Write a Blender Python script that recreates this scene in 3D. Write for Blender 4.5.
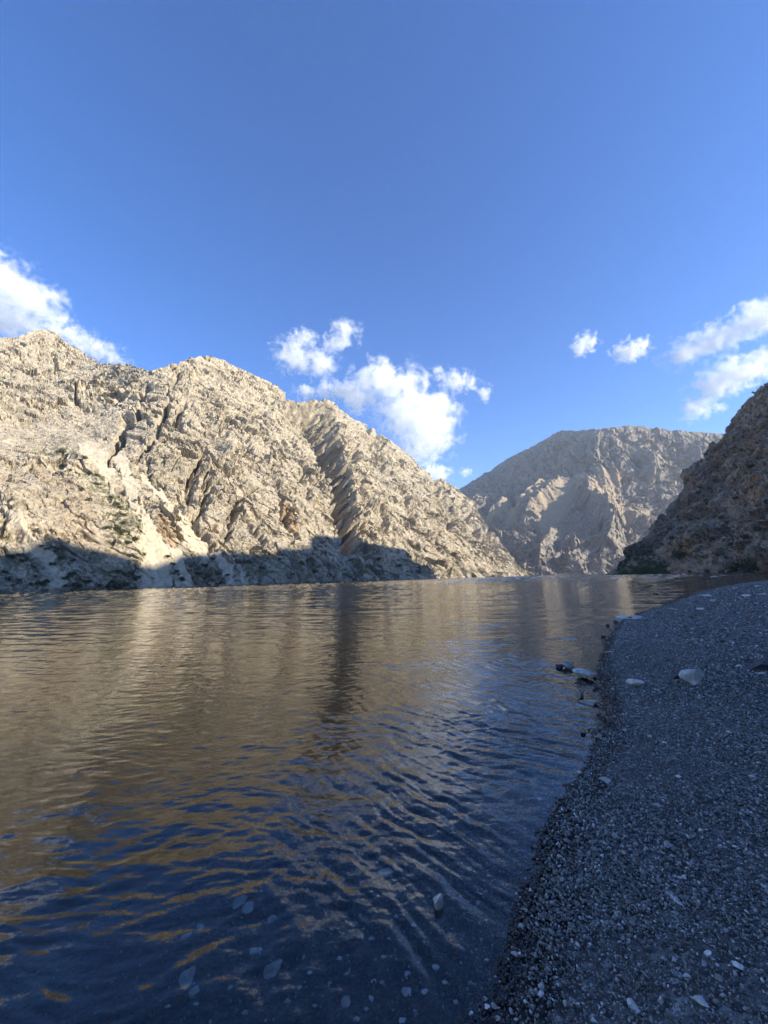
import bpy, math, random
import numpy as np
from math import radians as R
from mathutils import Matrix, Vector

S = bpy.context.scene
for o in list(bpy.data.objects):
    bpy.data.objects.remove(o, do_unlink=True)

# ------------------------------------------------------------------ camera
FPX, CAMH = 414.0, 1.9
cd = bpy.data.cameras.new('camera')
cam = bpy.data.objects.new('camera', cd)
S.collection.objects.link(cam)
S.camera = cam
cd.sensor_fit = 'VERTICAL'
cd.sensor_height = 36.0
cd.lens = 36.0 * FPX / 1024.0
cd.clip_start = 0.05
cd.clip_end = 60000
PITCH, ROLL = 9.2, -1.5
M = Matrix.Rotation(R(90 + PITCH), 3, 'X') @ Matrix.Rotation(R(ROLL), 3, 'Z')
cam.matrix_world = Matrix.Translation((0, 0, CAMH)) @ M.to_4x4()
CM = np.array(M)
CO = np.array([0.0, 0.0, CAMH])

# ------------------------------------------------------------------ light
SUN_B, SUN_E = 106.0, 20.5          # compass bearing from the view axis (clockwise), elevation
sb, se = R(SUN_B), R(SUN_E)
LDIR = np.array([math.sin(sb) * math.cos(se), math.cos(sb) * math.cos(se), math.sin(se)])
w = bpy.data.worlds.new('World')
S.world = w
w.use_nodes = True
nt = w.node_tree
nt.nodes.clear()
sky = nt.nodes.new('ShaderNodeTexSky')
sky.sky_type = 'NISHITA'
sky.sun_disc = False
sky.sun_elevation = se
sky.sun_rotation = sb
sky.altitude = 2400
sky.air_density = 1.0
sky.dust_density = 0.5
sky.ozone_density = 2.5
hsv = nt.nodes.new('ShaderNodeHueSaturation')
hsv.inputs['Saturation'].default_value = 1.24
hsv.inputs['Hue'].default_value = 0.511
hsv.inputs['Value'].default_value = 1.05
bg = nt.nodes.new('ShaderNodeBackground')
bg.inputs['Strength'].default_value = 0.15
wo = nt.nodes.new('ShaderNodeOutputWorld')
nt.links.new(sky.outputs[0], hsv.inputs['Color'])
nt.links.new(hsv.outputs[0], bg.inputs['Color'])
nt.links.new(bg.outputs[0], wo.inputs['Surface'])
sl = bpy.data.lights.new('sun', 'SUN')
sl.energy = 4.8
sl.angle = R(0.55)
sl.color = (1.0, 0.90, 0.74)
so = bpy.data.objects.new('sun', sl)
S.collection.objects.link(so)
so.rotation_euler = Vector(LDIR).to_track_quat('Z', 'Y').to_euler()
so.location = (200, -50, 900)
S.view_settings.view_transform = 'Standard'
S.view_settings.look = 'None'
S.view_settings.gamma = 1.0
S.view_settings.exposure = 1.08
S.view_settings.use_curve_mapping = False
S.cycles.max_bounces = 8
S.cycles.volume_bounces = 12
S.cycles.transparent_max_bounces = 12
S.cycles.use_denoising = True
S.cycles.denoising_prefilter = 'FAST'
S.cycles.volume_step_rate = 1.0
S.cycles.volume_max_steps = 256

# ------------------------------------------------------------------ helpers
rng = np.random.default_rng(7)


def rays(px, py):
    """unit-depth directions through picture positions; used to take bearings of real points"""
    px, py = np.broadcast_arrays(np.asarray(px, float), np.asarray(py, float))
    d = np.stack([(px - 384.0) / FPX, -(py - 512.0) / FPX, -np.ones_like(px)], -1)
    return d @ CM.T


def project(P):
    q = (P - CO) @ CM
    z = np.maximum(-q[..., 2], 1e-3)
    return 384 + FPX * q[..., 0] / z, 512 - FPX * q[..., 1] / z, -q[..., 2]


def at_range(px, py, rxy):
    d = rays(px, py)
    h = np.hypot(d[..., 0], d[..., 1])
    return CO + d * (np.asarray(rxy) / h)[..., None]


def smooth(a, b, x):
    t = np.clip((x - a) / (b - a), 0, 1)
    return t * t * (3 - 2 * t)


_perm = rng.permutation(8192).astype(np.int64)
_grad = rng.normal(size=(8192, 3))
_grad /= np.linalg.norm(_grad, axis=1)[:, None]
_rnd = rng.random((8192, 4))


def _h(ix, iy, iz, seed=0):
    a = _perm[(ix + seed * 131) & 8191]
    a = _perm[(a + iy) & 8191]
    return _perm[(a + iz) & 8191]


def perlin(p, seed=0):
    i = np.floor(p).astype(np.int64)
    f = p - i
    u = f * f * f * (f * (f * 6 - 15) + 10)
    out = 0
    for dx in (0, 1):
        wx = u[..., 0] if dx else 1 - u[..., 0]
        for dy in (0, 1):
            wy = u[..., 1] if dy else 1 - u[..., 1]
            for dz in (0, 1):
                wz = u[..., 2] if dz else 1 - u[..., 2]
                g = _grad[_h(i[..., 0] + dx, i[..., 1] + dy, i[..., 2] + dz, seed)]
                out = out + wx * wy * wz * (g[..., 0] * (f[..., 0] - dx) + g[..., 1] * (f[..., 1] - dy) + g[..., 2] * (f[..., 2] - dz))
    return out * 1.6


def fbm(p, octv=4, seed=0, gain=0.5, lac=2.03):
    a, s, out = 1.0, 0.0, 0
    for k in range(octv):
        out = out + a * perlin(p * lac ** k + 17.3 * k, seed + k)
        s += a
        a *= gain
    return out / s


def ridged(p, octv=4, seed=0, gain=0.5):
    a, s, out = 1.0, 0.0, 0
    for k in range(octv):
        out = out + a * (1 - np.abs(perlin(p * 2.05 ** k + 9.1 * k, seed + k)) * 2)
        s += a
        a *= gain
    return out / s


def facets(p, seed=0, tilt=1.0):
    """blocky rock: each cell is its own tilted plane; returns height, cell random, edge distance"""
    i = np.floor(p).astype(np.int64)
    b1 = np.full(p.shape[:-1], 9.0)
    b2 = np.full(p.shape[:-1], 9.0)
    hh = np.zeros(p.shape[:-1])
    cr = np.zeros(p.shape[:-1])
    for dx in (-1, 0, 1):
        for dy in (-1, 0, 1):
            for dz in (-1, 0, 1):
                c = i + np.array([dx, dy, dz])
                k = _h(c[..., 0], c[..., 1], c[..., 2], seed)
                r = _rnd[k]
                v = p - (c + r[..., :3])
                d = np.einsum('...i,...i->...', v, v)
                m = d < b1
                b2 = np.where(m, b1, np.minimum(b2, d))
                b1 = np.where(m, d, b1)
                g = _grad[(k + 77) & 8191]
                hv = (r[..., 3] - 0.5) + tilt * np.einsum('...i,...i->...', v, g)
                hh = np.where(m, hv, hh)
                cr = np.where(m, r[..., 3], cr)
    return hh, cr, np.sqrt(b2) - np.sqrt(b1)


def link(me, name, mat=None, parent=None):
    o = bpy.data.objects.new(name, me)
    S.collection.objects.link(o)
    if mat:
        me.materials.append(mat)
    if parent:
        o.parent = parent
    return o


def tag(o, label=None, cat=None, group=None, kind=None):
    if label:
        o['label'] = label
    if cat:
        o['category'] = cat
    if group:
        o['group'] = group
    if kind:
        o['kind'] = kind
    return o


def np_mesh(name, V, F, smoothf=False, attrs=None):
    """V (n,3), F (m,k) with constant k"""
    me = bpy.data.meshes.new(name)
    V = np.ascontiguousarray(V, np.float32)
    F = np.ascontiguousarray(F, np.int32)
    me.vertices.add(len(V))
    me.vertices.foreach_set('co', V.ravel())
    me.loops.add(F.size)
    me.loops.foreach_set('vertex_index', F.ravel())
    me.polygons.add(len(F))
    me.polygons.foreach_set('loop_start', np.arange(0, F.size, F.shape[1], dtype=np.int32))
    me.polygons.foreach_set('use_smooth', np.full(len(F), smoothf, bool))
    for k, a in (attrs or {}).items():
        at = me.attributes.new(k, 'FLOAT', 'POINT')
        at.data.foreach_set('value', np.ascontiguousarray(a, np.float32).ravel())
    me.update(calc_edges=True)
    return me


def grid_faces(r, c):
    i = np.arange(r * c).reshape(r, c)
    return np.stack([i[:-1, :-1], i[:-1, 1:], i[1:, 1:], i[1:, :-1]], -1).reshape(-1, 4)


def grid_normals(P):
    du = np.gradient(P, axis=1)
    dv = np.gradient(P, axis=0)
    n = np.cross(du, dv)
    n /= np.linalg.norm(n, axis=-1)[..., None] + 1e-9
    return n


# ---- node helpers
def new_mat(name):
    m = bpy.data.materials.new(name)
    m.use_nodes = True
    m.node_tree.nodes.clear()
    return m, m.node_tree


def N(t, typ, **kw):
    n = t.nodes.new(typ)
    for k, v in kw.items():
        if k.startswith('i_'):
            key = k[2:]
            key = int(key) if key.isdigit() else key.replace('_', ' ')
            n.inputs[key].default_value = v
        else:
            setattr(n, k, v)
    return n


def mixc(t, fac, a, b, bt='MIX'):
    n = t.nodes.new('ShaderNodeMix')
    n.data_type = 'RGBA'
    n.blend_type = bt
    for sock, v in ((n.inputs[0], fac), (n.inputs[6], a), (n.inputs[7], b)):
        if hasattr(v, 'links'):
            t.links.new(v, sock)
        else:
            sock.default_value = v if not isinstance(v, tuple) or len(v) == 4 else (*v, 1)
    return n.outputs[2]


def ramp(t, src, stops, interp='LINEAR'):
    n = t.nodes.new('ShaderNodeValToRGB')
    n.color_ramp.interpolation = interp
    e = n.color_ramp.elements
    while len(e) > 1:
        e.remove(e[-1])
    e[0].position = stops[0][0]
    e[0].color = _c(stops[0][1])
    for p, c in stops[1:]:
        x = e.new(p)
        x.color = _c(c)
    t.links.new(src, n.inputs[0])
    return n.outputs[0]


def _c(c):
    return (c, c, c, 1) if not isinstance(c, tuple) else (*c, 1)


def math_n(t, op, a, b=None, clamp=False):
    n = t.nodes.new('ShaderNodeMath')
    n.operation = op
    n.use_clamp = clamp
    for s, v in zip(n.inputs, (a, b)):
        if v is None:
            continue
        if hasattr(v, 'links'):
            t.links.new(v, s)
        else:
            s.default_value = v
    return n.outputs[0]


def noise_tex(t, vec, scale, detail=4, rough=0.55, dist=0.0):
    n = N(t, 'ShaderNodeTexNoise')
    n.inputs['Scale'].default_value = scale
    n.inputs['Detail'].default_value = detail
    n.inputs['Roughness'].default_value = rough
    n.inputs['Distortion'].default_value = dist
    if vec is not None:
        t.links.new(vec, n.inputs['Vector'])
    return n.outputs[0]


def attr(t, name):
    return N(t, 'ShaderNodeAttribute', attribute_name=name).outputs['Fac']


def finish(t, color, rough=0.85, bump=None, bdist=1.0, bstr=1.0, spec=0.3):
    b = N(t, 'ShaderNodeBsdfPrincipled')
    out = N(t, 'ShaderNodeOutputMaterial')
    if hasattr(color, 'links'):
        t.links.new(color, b.inputs['Base Color'])
    else:
        b.inputs['Base Color'].default_value = (*color, 1)
    if hasattr(rough, 'links'):
        t.links.new(rough, b.inputs['Roughness'])
    else:
        b.inputs['Roughness'].default_value = rough
    b.inputs['Specular IOR Level'].default_value = spec
    if bump is not None:
        bn = N(t, 'ShaderNodeBump')
        bn.inputs['Distance'].default_value = bdist
        bn.inputs['Strength'].default_value = bstr
        t.links.new(bump, bn.inputs['Height'])
        t.links.new(bn.outputs[0], b.inputs['Normal'])
    t.links.new(b.outputs[0], out.inputs['Surface'])
    return b


def mountain_mat(name, pale, grey, rust, dark, scree, green, nscale, bump_m):
    m, t = new_mat(name)
    geo = N(t, 'ShaderNodeNewGeometry').outputs['Position']
    big = noise_tex(t, geo, nscale * 0.12, 5, 0.6, 0.6)
    med = noise_tex(t, geo, nscale * 0.9, 6, 0.65, 0.4)
    fine = noise_tex(t, geo, nscale * 5, 6, 0.7, 0.2)
    tone = attr(t, 'tone')
    c = mixc(t, ramp(t, med, [(0.36, 0.0), (0.62, 1.0)]), pale, grey)
    c = mixc(t, ramp(t, noise_tex(t, geo, nscale * 0.3, 4, 0.6, 1.0), [(0.50, 0.0), (0.62, 0.6)]), c, grey)
    c = mixc(t, math_n(t, 'MULTIPLY', ramp(t, big, [(0.58, 0.0), (0.72, 1.0)]), 0.4), c, rust)
    c = mixc(t, attr(t, 'rust'), c, rust)
    c = mixc(t, ramp(t, tone, [(0.0, 0.45), (0.25, 0.0), (0.8, 0.0), (1.0, 0.25)]), c, grey)
    c = mixc(t, ramp(t, fine, [(0.36, 0.9), (0.49, 0.0)]), c, dark)
    mott = noise_tex(t, geo, nscale * 2.4, 5, 0.75, 0.8)
    c = mixc(t, ramp(t, mott, [(0.40, 0.85), (0.50, 0.0)]), c, dark)
    c = mixc(t, attr(t, 'dark_patch'), c, tuple(0.95 * x for x in dark))  # darker colour where the patch mask is set
    sc = attr(t, 'scree')
    sc2 = mixc(t, ramp(t, fine, [(0.4, 0.0), (0.6, 1.0)]), scree, tuple(0.82 * x for x in scree))
    c = mixc(t, sc, c, sc2)
    g = attr(t, 'green')
    gm = math_n(t, 'MULTIPLY', g, ramp(t, noise_tex(t, geo, nscale * 3, 3, 0.6), [(0.47, 0.0), (0.55, 1.0)]))
    c = mixc(t, gm, c, green)
    h = math_n(t, 'ADD', math_n(t, 'MULTIPLY', med, 1.6), fine)
    finish(t, c, 0.92, h, bump_m, 0.9, 0.15)
    return m


# ------------------------------------------------------------------ shoreline and ground height
def on_plane(px, py, z=0.0):
    d = rays(px, py)
    k = (z - CAMH) / d[..., 2]
    return (CO + d * k[..., None])[..., :2]


_sp = np.array([(768, 580.3), (745, 582.5), (725, 586), (700, 592), (680, 600), (660, 607), (640, 613), (622, 620), (612, 632), (606, 645),
                (601, 660), (599, 675), (603, 690), (603, 705), (600, 725), (597, 745), (586, 768), (572, 790), (553, 812),
                (545, 835), (540, 858), (530, 890), (520, 930), (500, 975), (478, 1024), (440, 1100)], float)
_near = on_plane(_sp[:, 0], _sp[:, 1])
SHORE = np.vstack([[(5000, 150), (400, 140), (230, 130), (150, 110), (90, 86)], _near, [(-0.25, 0.2), (-1.2, -2), (-4, -9), (-30, -60), (-200, -300), (-900, -900)]])


POLY = np.vstack([SHORE, [(9000, -9000), (9000, 150)]])


def shore_dist(x, y):
    """signed distance from the waterline, positive on the beach"""
    x = np.asarray(x, float)
    y = np.asarray(y, float)
    best = np.full(x.shape, 1e18)
    for a, b in zip(SHORE[:-1], SHORE[1:]):
        e = b - a
        tt = np.clip(((x - a[0]) * e[0] + (y - a[1]) * e[1]) / (e @ e), 0, 1)
        qx = x - (a[0] + tt * e[0])
        qy = y - (a[1] + tt * e[1])
        best = np.minimum(best, qx * qx + qy * qy)
    ins = np.zeros(x.shape, bool)
    for a, b in zip(POLY, np.roll(POLY, -1, 0)):
        if a[1] == b[1]:
            continue
        c = ((a[1] > y) != (b[1] > y)) & (x < (b[0] - a[0]) * (y - a[1]) / (b[1] - a[1]) + a[0])
        ins ^= c
    return np.sqrt(best) * np.where(ins, 1.0, -1.0)


def ground_z(x, y, detail=True):
    x = np.asarray(x, float)
    y = np.asarray(y, float)
    p = np.stack([x, y, np.zeros_like(x)], -1)
    d = shore_dist(x, y)
    d = d + 0.05 * perlin(p * 3.1, 3) * smooth(30, 4, np.abs(d)) + 0.018 * perlin(p * 11, 4) * smooth(3, 1, np.abs(d))
    up = 0.26 * (1 - np.exp(-np.maximum(d, 0) / 2.2)) + 0.002 * np.minimum(np.maximum(d, 0), 40)
    dn = np.minimum(d, 0)
    dn = 0.16 * dn - 0.35 * smooth(-1.2, -6, dn) + 0.45 * np.minimum(dn + 3, 0)
    z = np.where(d > 0, up, np.maximum(dn, -22))
    far = np.hypot(x, y)
    z = z + 0.02 * perlin(p * 0.9, 5) * smooth(0.1, 0.8, d)
    z = z + 0.09 * perlin(p * 0.23, 6) * smooth(1, 6, d)
    return z


def ground_at(px, py):
    """the ground point seen in a direction, by marching"""
    z = np.zeros(np.broadcast(np.asarray(px), np.asarray(py)).shape)
    for _ in range(14):
        xy = on_plane(px, py, 0.0) if _ == 0 else None
        d = rays(px, py)
        k = (z - CAMH) / d[..., 2]
        P = CO + d * k[..., None]
        z = 0.5 * z + 0.5 * ground_z(P[..., 0], P[..., 1])
    return P[..., 0], P[..., 1], ground_z(P[..., 0], P[..., 1])


# ------------------------------------------------------------------ LEFT MOUNTAIN
NB = R(-57)
nx, ny = math.sin(NB), math.cos(NB)
CSH = nx * -182 + ny * 196
KS = 1.12


def left_range(px, py):
    d = rays(px, py)
    h = np.hypot(d[..., 0], d[..., 1])
    nd = (nx * d[..., 0] + ny * d[..., 1]) / h
    T = d[..., 2] / h
    # the far toe bends away so that the shore closes on the right
    k = KS
    t = (k * CSH + CAMH) / np.maximum(k * nd - T, 0.05)
    S_ = smooth(175, 70, px)
    t = t * (1 + 0.18 * S_ * smooth(466, 410, py) + 0.25 * S_ * smooth(424, 330, py))
    # a flatter bench low on the left slope
    t = t * (1 + 0.10 * smooth(520, 470, py) * smooth(240, 100, px))
    return t


RL = np.array([(-160, 352), (-60, 345), (0, 336), (18, 337), (30, 332), (45, 329), (58, 335), (68, 343), (85, 353), (98, 361), (112, 364), (127, 364), (145, 370), (153, 370),
               (165, 367), (180, 361), (200, 356), (212, 357), (225, 361), (245, 371), (262, 378), (278, 386), (290, 395), (300, 397), (320, 398),
               (333, 402), (345, 414), (357, 421), (370, 425), (385, 436), (400, 448), (412, 459), (425, 470), (431, 476), (440, 478), (450, 485),
               (462, 493), (473, 502), (482, 516), (492, 530), (502, 543), (512, 557), (522, 568), (532, 576.5), (545, 579)], float)


def seg_s(px, py, line):
    """signed horizontal offset of (px,py) from a line given top to bottom, and the in-span mask"""
    line = np.array(line, float)
    x = np.interp(py, line[:, 1], line[:, 0])
    return px - x, smooth(line[0, 1] - 8, line[0, 1] + 4, py) * smooth(line[-1, 1] + 8, line[-1, 1] - 4, py)


def gully(px, py, line, wl, wr, depth):
    s, m = seg_s(px, py, line)
    return -depth * m * smooth(-wl, 0, s) * (1 - smooth(0, wr, s))


def band(px, py, line):
    """mask of a strip given as (x, y, halfwidth) rows"""
    line = np.array(line, float)
    x = np.interp(py, line[:, 1], line[:, 0])
    hw = np.interp(py, line[:, 1], line[:, 2])
    m = smooth(line[0, 1] - 3, line[0, 1] + 5, py) * smooth(line[-1, 1] + 6, line[-1, 1], py)
    return m * smooth(1.25, 0.75, np.abs(px - x) / hw)


def build_left():
    cols, rows = 1150, 620
    px = np.linspace(-150, 540, cols)
    ry = np.interp(px, RL[:, 0], RL[:, 1])
    hy = 590.0 - 0.0262 * px
    v = np.linspace(0, 1, rows)[:, None]
    top = ry[None, :]
    bot = hy[None, :] + 9
    py = bot + (top - bot) * v
    pxg = np.broadcast_to(px[None, :], py.shape)
    pyc = np.minimum(py, hy[None, :] - 0.5)
    rr = left_range(pxg, pyc)
    P = at_range(pxg, py, rr)
    P[..., 2] = np.maximum(P[..., 2], -12)
    n = grid_normals(P)
    # soften base normals
    n = n if n[rows // 2, cols // 2] @ np.array([0.6, -0.6, 0.5]) > 0 else -n
    # warped rock coordinates: downslope stretched, joints leaning to the right
    along = P[..., 0] * ny - P[..., 1] * nx
    q = np.stack([P[..., 0], P[..., 1], P[..., 2]], -1)
    wv = np.stack([perlin(q / 60, 11), perlin(q / 60, 12), perlin(q / 60, 13)], -1)
    wv2 = np.stack([perlin(q / 7, 14), perlin(q / 7, 15), perlin(q / 7, 16)], -1)
    qw = q + wv * 16 + wv2 * 2.6
    gq = np.stack([along / 46 + P[..., 2] / 150 + wv[..., 0] * 0.5, P[..., 2] / 170, wv[..., 1] * 0.4], -1)
    # masks ------------------------------------------------------
    wobx = pxg + 5 * perlin(np.stack([pxg / 14, py / 14, 0 * py], -1), 21) + 4.5 * perlin(np.stack([pxg / 5, py / 5, 0 * py], -1), 23)
    woby = py + 4 * perlin(np.stack([pxg / 14, py / 14, 0 * py + 5], -1), 22)
    sc = np.zeros_like(py)
    for ln in ([(118, 440, 3), (122, 458, 5), (128, 480, 6), (138, 505, 6), (147, 530, 8), (155, 555, 14), (160, 600, 20)],
               [(182, 505, 2), (190, 520, 9), (197, 540, 11), (204, 556, 5)],
               [(40, 548, 2), (48, 560, 5), (55, 575, 7), (60, 600, 10)],
               [(0, 505, 4), (18, 530, 7), (35, 550, 8), (50, 570, 7)],
               [(166, 545, 2), (178, 560, 6), (188, 580, 8), (192, 595, 9)],
               [(212, 545, 2), (222, 560, 4), (232, 580, 5), (236, 590, 6)],
               [(226, 545, 1), (240, 565, 3), (250, 588, 4)],
               [(320, 545, 1), (334, 565, 2), (345, 590, 3)],
               [(362, 568, 1), (368, 576, 3), (372, 588, 4)],
               [(90, 440, 6), (95, 455, 18), (105, 470, 10), (112, 488, 3)],
               [(140, 470, 2), (150, 484, 6), (168, 500, 5), (176, 512, 2)]):
        sc = np.maximum(sc, band(wobx, woby, ln))
    sc = np.clip(sc, 0, 1)
    sc = sc * (0.75 + 0.4 * smooth(-0.3, 0.3, perlin(np.stack([pxg / 6, py / 6, 0 * py], -1), 27)))
    sc = np.clip(sc, 0, 1)
    rough = 1 - 0.85 * sc
    topfade = 0.35 + 0.65 * smooth(0, 22, py - ry[None, :])
    # macro
    D = 7 * (ridged(gq, 4, 31) - 0.55) * topfade
    big = fbm(q / 130, 3, 41) * 10 * topfade
    f1, c1, e1 = facets(qw / np.array([26, 26, 34]), 51, 1.0)
    f2, c2, e2 = facets(qw / np.array([10.5, 10.5, 15]) + 3.3, 52, 1.0)
    a1, a2 = (along - P[..., 2]) * 0.7071, (along + P[..., 2]) * 0.7071
    pp = P[..., 0] * nx + P[..., 1] * ny
    f5, c5, e5 = facets(np.stack([a1 / 34 + wv[..., 0] * .6, a2 / 12 + wv[..., 1] * .6, pp / 24], -1), 55, 1.1)
    f3, c3, e3 = facets(qw / np.array([4.2, 4.2, 5]) + 1.7, 53, 0.8)
    f4, c4, e4 = facets(q / np.array([2.0, 2.0, 2.2]) + 0.7, 54, 0.7)
    bench = 1 - 0.75 * smooth(185, 120, pxg) * smooth(405, 425, py) * smooth(462, 445, py)
    D = D + big
    crag = 0.35 + 1.15 * smooth(-0.25, 0.3, fbm(q / 38, 3, 61))
    slab = smooth(-0.08, 0.22, fbm(q / 48 + 9, 2, 65))
    blot2 = smooth(-0.15, 0.35, perlin(q / 16, 18))
    E = bench * crag * rough * ((2.0 + 4.0 * slab) * f1 + 4.4 * f5 + (2.6 - 1.0 * slab) * f2 + (1.7 - 1.2 * slab) * f3 + (0.8 - 0.55 * slab) * f4) * (0.5 + 0.5 * topfade)
    D = D - bench * rough * 7.0 * smooth(0.16, 0.42, fbm(qw / np.array([10, 10, 15.]) + 5, 2, 91)) * smooth(-0.3, 0.3, fbm(q / 50, 2, 95))
    E = E - bench * rough * blot2 * (2.4 * smooth(0.06, 0.0, e5) + 2.0 * smooth(0.08, 0.0, e2) + 1.0 * smooth(0.12, 0.0, e3))
    E = E + rough * 0.9 * fbm(q / 3.0, 3, 71)
    blot = perlin(np.stack([pxg / 7, py / 9, 0 * py], -1), 97)
    # the deep cleft and smaller dark gullies
    cl, cm = seg_s(wobx, py, [(286, 396), (300, 425), (318, 452), (333, 482), (342, 512), (349, 548)])
    wr = np.interp(py, [396, 420, 450, 480, 510, 550], [42, 34, 24, 16, 10, 9])
    D = D + 10 * cm * np.exp(-((cl - wr) / 7) ** 2) * smooth(405, 440, py)
    D = D - (98 + 40 * blot) * cm * (0.22 + 0.78 * smooth(3, 20, py - ry[None, :])) * smooth(-6, 1, cl) * (1 - np.clip((cl - 1) / wr, 0, 1)) * np.interp(py, [396, 405, 500, 550], [1.0, 1.35, 0.9, 0.5])
    for ln, wl, wr_, dp in (([(195, 515), (203, 533), (214, 545)], 4, 7, 16), ([(208, 480), (204, 500), (198, 520)], 4, 8, 12),
                            ([(168, 402), (160, 425), (150, 445), (138, 452)], 3, 7, 13), ([(183, 408), (176, 422)], 3, 6, 12),
                            ([(146, 385), (137, 410), (122, 432), (110, 452)], 3, 8, 13), ([(125, 420), (112, 445), (108, 458)], 3, 6, 12),
                            ([(180, 370), (174, 380), (168, 392)], 3, 6, 11), ([(222, 420), (220, 432)], 4, 8, 13),
                            ([(200, 455), (192, 475), (188, 492)], 3, 7, 12), ([(212, 465), (206, 480)], 3, 6, 9), ([(352, 445), (350, 470)], 3, 6, 12),
                            ([(277, 500), (284, 520), (292, 535)], 3, 5, 11), ([(384, 505), (386, 530)], 3, 6, 12),
                            ([(370, 425), (374, 452), (384, 470)], 3, 9, 14), ([(432, 476), (440, 500), (452, 525)], 3, 9, 15),
                            ([(458, 500), (470, 525), (482, 548)], 3, 9, 15), ([(402, 490), (412, 515)], 3, 6, 11), ([(485, 525), (498, 556)], 3, 7, 11),
                            ([(245, 440), (250, 462)], 3, 5, 9), ([(268, 470), (272, 490)], 3, 5, 9), ([(303, 470), (306, 495)], 3, 5, 9),
                            ([(75, 385), (80, 405)], 3, 5, 9), ([(53, 355), (57, 372)], 3, 5, 9), ([(238, 500), (230, 520), (226, 535)], 3, 6, 10),
                            ([(362, 480), (366, 505), (362, 525)], 3, 6, 9), ([(256, 520), (262, 545)], 3, 5, 9), ([(320, 430), (330, 455)], 3, 5, 8)):
        D = D + gully(wobx, woby, ln, wl, wr_, dp * 1.35 * (0.7 + 1.1 * smooth(-0.3, 0.4, blot)))
    # bedrock buttress right of the scree fan and left knoll
    scale = rr / 420.0
    D = D * smooth(0.0, 0.05, v)
    E = E * np.clip(scale, 0.55, 1.9) ** 0.35 * smooth(0.0, 0.05, v) * (0.86 - 0.2 * smooth(200, 60, pxg) * smooth(400, 450, py))
    # rock breaks out of the face along one joint direction
    jd = np.array([0.42, -0.80, 0.30])
    jd /= np.linalg.norm(jd)
    ed = 0.6 * n + 0.5 * jd
    P2 = P + n * D[..., None] + ed * E[..., None]
    # the back of the ridge
    back = []
    hb = np.array([nx, ny])
    for k in range(1, 26):
        Q = P2[-1].copy()
        dist = (k / 25) ** 1.5 * 520
        Q[:, 0] += hb[0] * dist
        Q[:, 1] += hb[1] * dist
        Q[:, 2] -= dist * 0.75 + 0.0
        Q[:, 2] += 12 * fbm(Q / 60, 3, 81) * min(1, k / 5)
        Q[:, 2] = np.maximum(Q[:, 2], -15)
        back.append(Q)
    A = np.concatenate([P2, np.array(back)], 0)
    z25 = np.zeros((25, cols))
    rust = np.maximum(band(wobx, woby, [(28, 462, 3), (45, 475, 12), (75, 500, 25), (70, 530, 20), (100, 560, 24), (110, 590, 20)]) * 0.28,
                      band(wobx, woby, [(160, 515, 4), (166, 530, 9), (172, 545, 5)]) * 0.7)
    rust = np.maximum(rust, band(wobx, woby, [(283, 500, 2), (288, 515, 5), (294, 530, 4)]) * 0.8)
    green = np.maximum(band(wobx, woby, [(90, 470, 10), (115, 500, 18), (128, 530, 20), (120, 548, 18)]) * 0.8,
                       smooth(548, 562, woby) * smooth(300, 200, wobx) * 0.55)
    green = np.maximum(green, band(wobx, woby, [(52, 436, 20), (60, 446, 30), (80, 458, 20)]) * 0.5)
    tone = 0.5 * c1 + 0.5 * c2
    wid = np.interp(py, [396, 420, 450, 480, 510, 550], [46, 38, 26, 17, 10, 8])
    dark_amt = 0.75 * cm * smooth(-2, 2, cl) * smooth(wid + 3, wid - 5, cl) * smooth(-0.5, 0.1, perlin(np.stack([pxg / 5, py / 6, 0 * py], -1), 29))  # darker colour inside the cleft, broken up by noise
    for ln in ([(100, 366, 10), (122, 372, 26), (128, 384, 14)], [(150, 385, 3), (138, 415, 8), (112, 448, 7)], [(45, 385, 20), (20, 405, 25), (40, 418, 18)],
               [(372, 428, 3), (380, 450, 8), (392, 470, 6)], [(432, 476, 4), (442, 492, 9), (452, 510, 6)]):
        dark_amt = np.maximum(dark_amt, 0.55 * band(wobx, woby, ln) * smooth(-0.3, 0.3, perlin(np.stack([pxg / 4, py / 4, 0 * py], -1), 28)))  # same darker colour on smaller patches and gully lines
    at = {k: np.concatenate([a, z25], 0) for k, a in (('dark_patch', dark_amt), ('scree', sc), ('rust', rust), ('green', green * (1 - 0.8 * sc)), ('tone', tone))}
    me = np_mesh('left_mountain', A.reshape(-1, 3), grid_faces(*A.shape[:2]), False, at)
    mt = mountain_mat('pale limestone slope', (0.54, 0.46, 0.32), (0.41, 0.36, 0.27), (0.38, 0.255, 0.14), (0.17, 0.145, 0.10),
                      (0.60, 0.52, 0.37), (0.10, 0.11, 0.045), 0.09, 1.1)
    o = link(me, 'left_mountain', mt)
    tag(o, kind='structure', label='pale craggy sunlit mountain wall across the lake')
    return P2


LEFT = build_left()

# ------------------------------------------------------------------ RIGHT MOUNTAIN (also casts the evening shade)
B0 = np.array([27.5, 29.0, 31, 34, 37, 40, 43, 47, 52, 60, 75, 90, 105, 120, 140, 165, 200])
D0 = np.array([452, 446, 432, 410, 380, 335, 285, 225, 165, 120, 105, 98, 98, 105, 125, 160, 220.])
D1 = np.array([456, 468, 495, 550, 610, 650, 660, 640, 600, 520, 430, 330, 320, 320, 340, 380, 450.])
SIL = np.array([(604, 575.0), (612, 571), (618, 566), (624, 560), (630, 550), (640, 541), (650, 533), (657, 521), (666, 509), (680, 497), (687, 484),
                (689, 471), (697, 460), (710, 450), (722, 440), (727, 427), (737, 417), (741, 410), (750, 403), (759, 393), (768, 384), (785, 370)], float)


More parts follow.
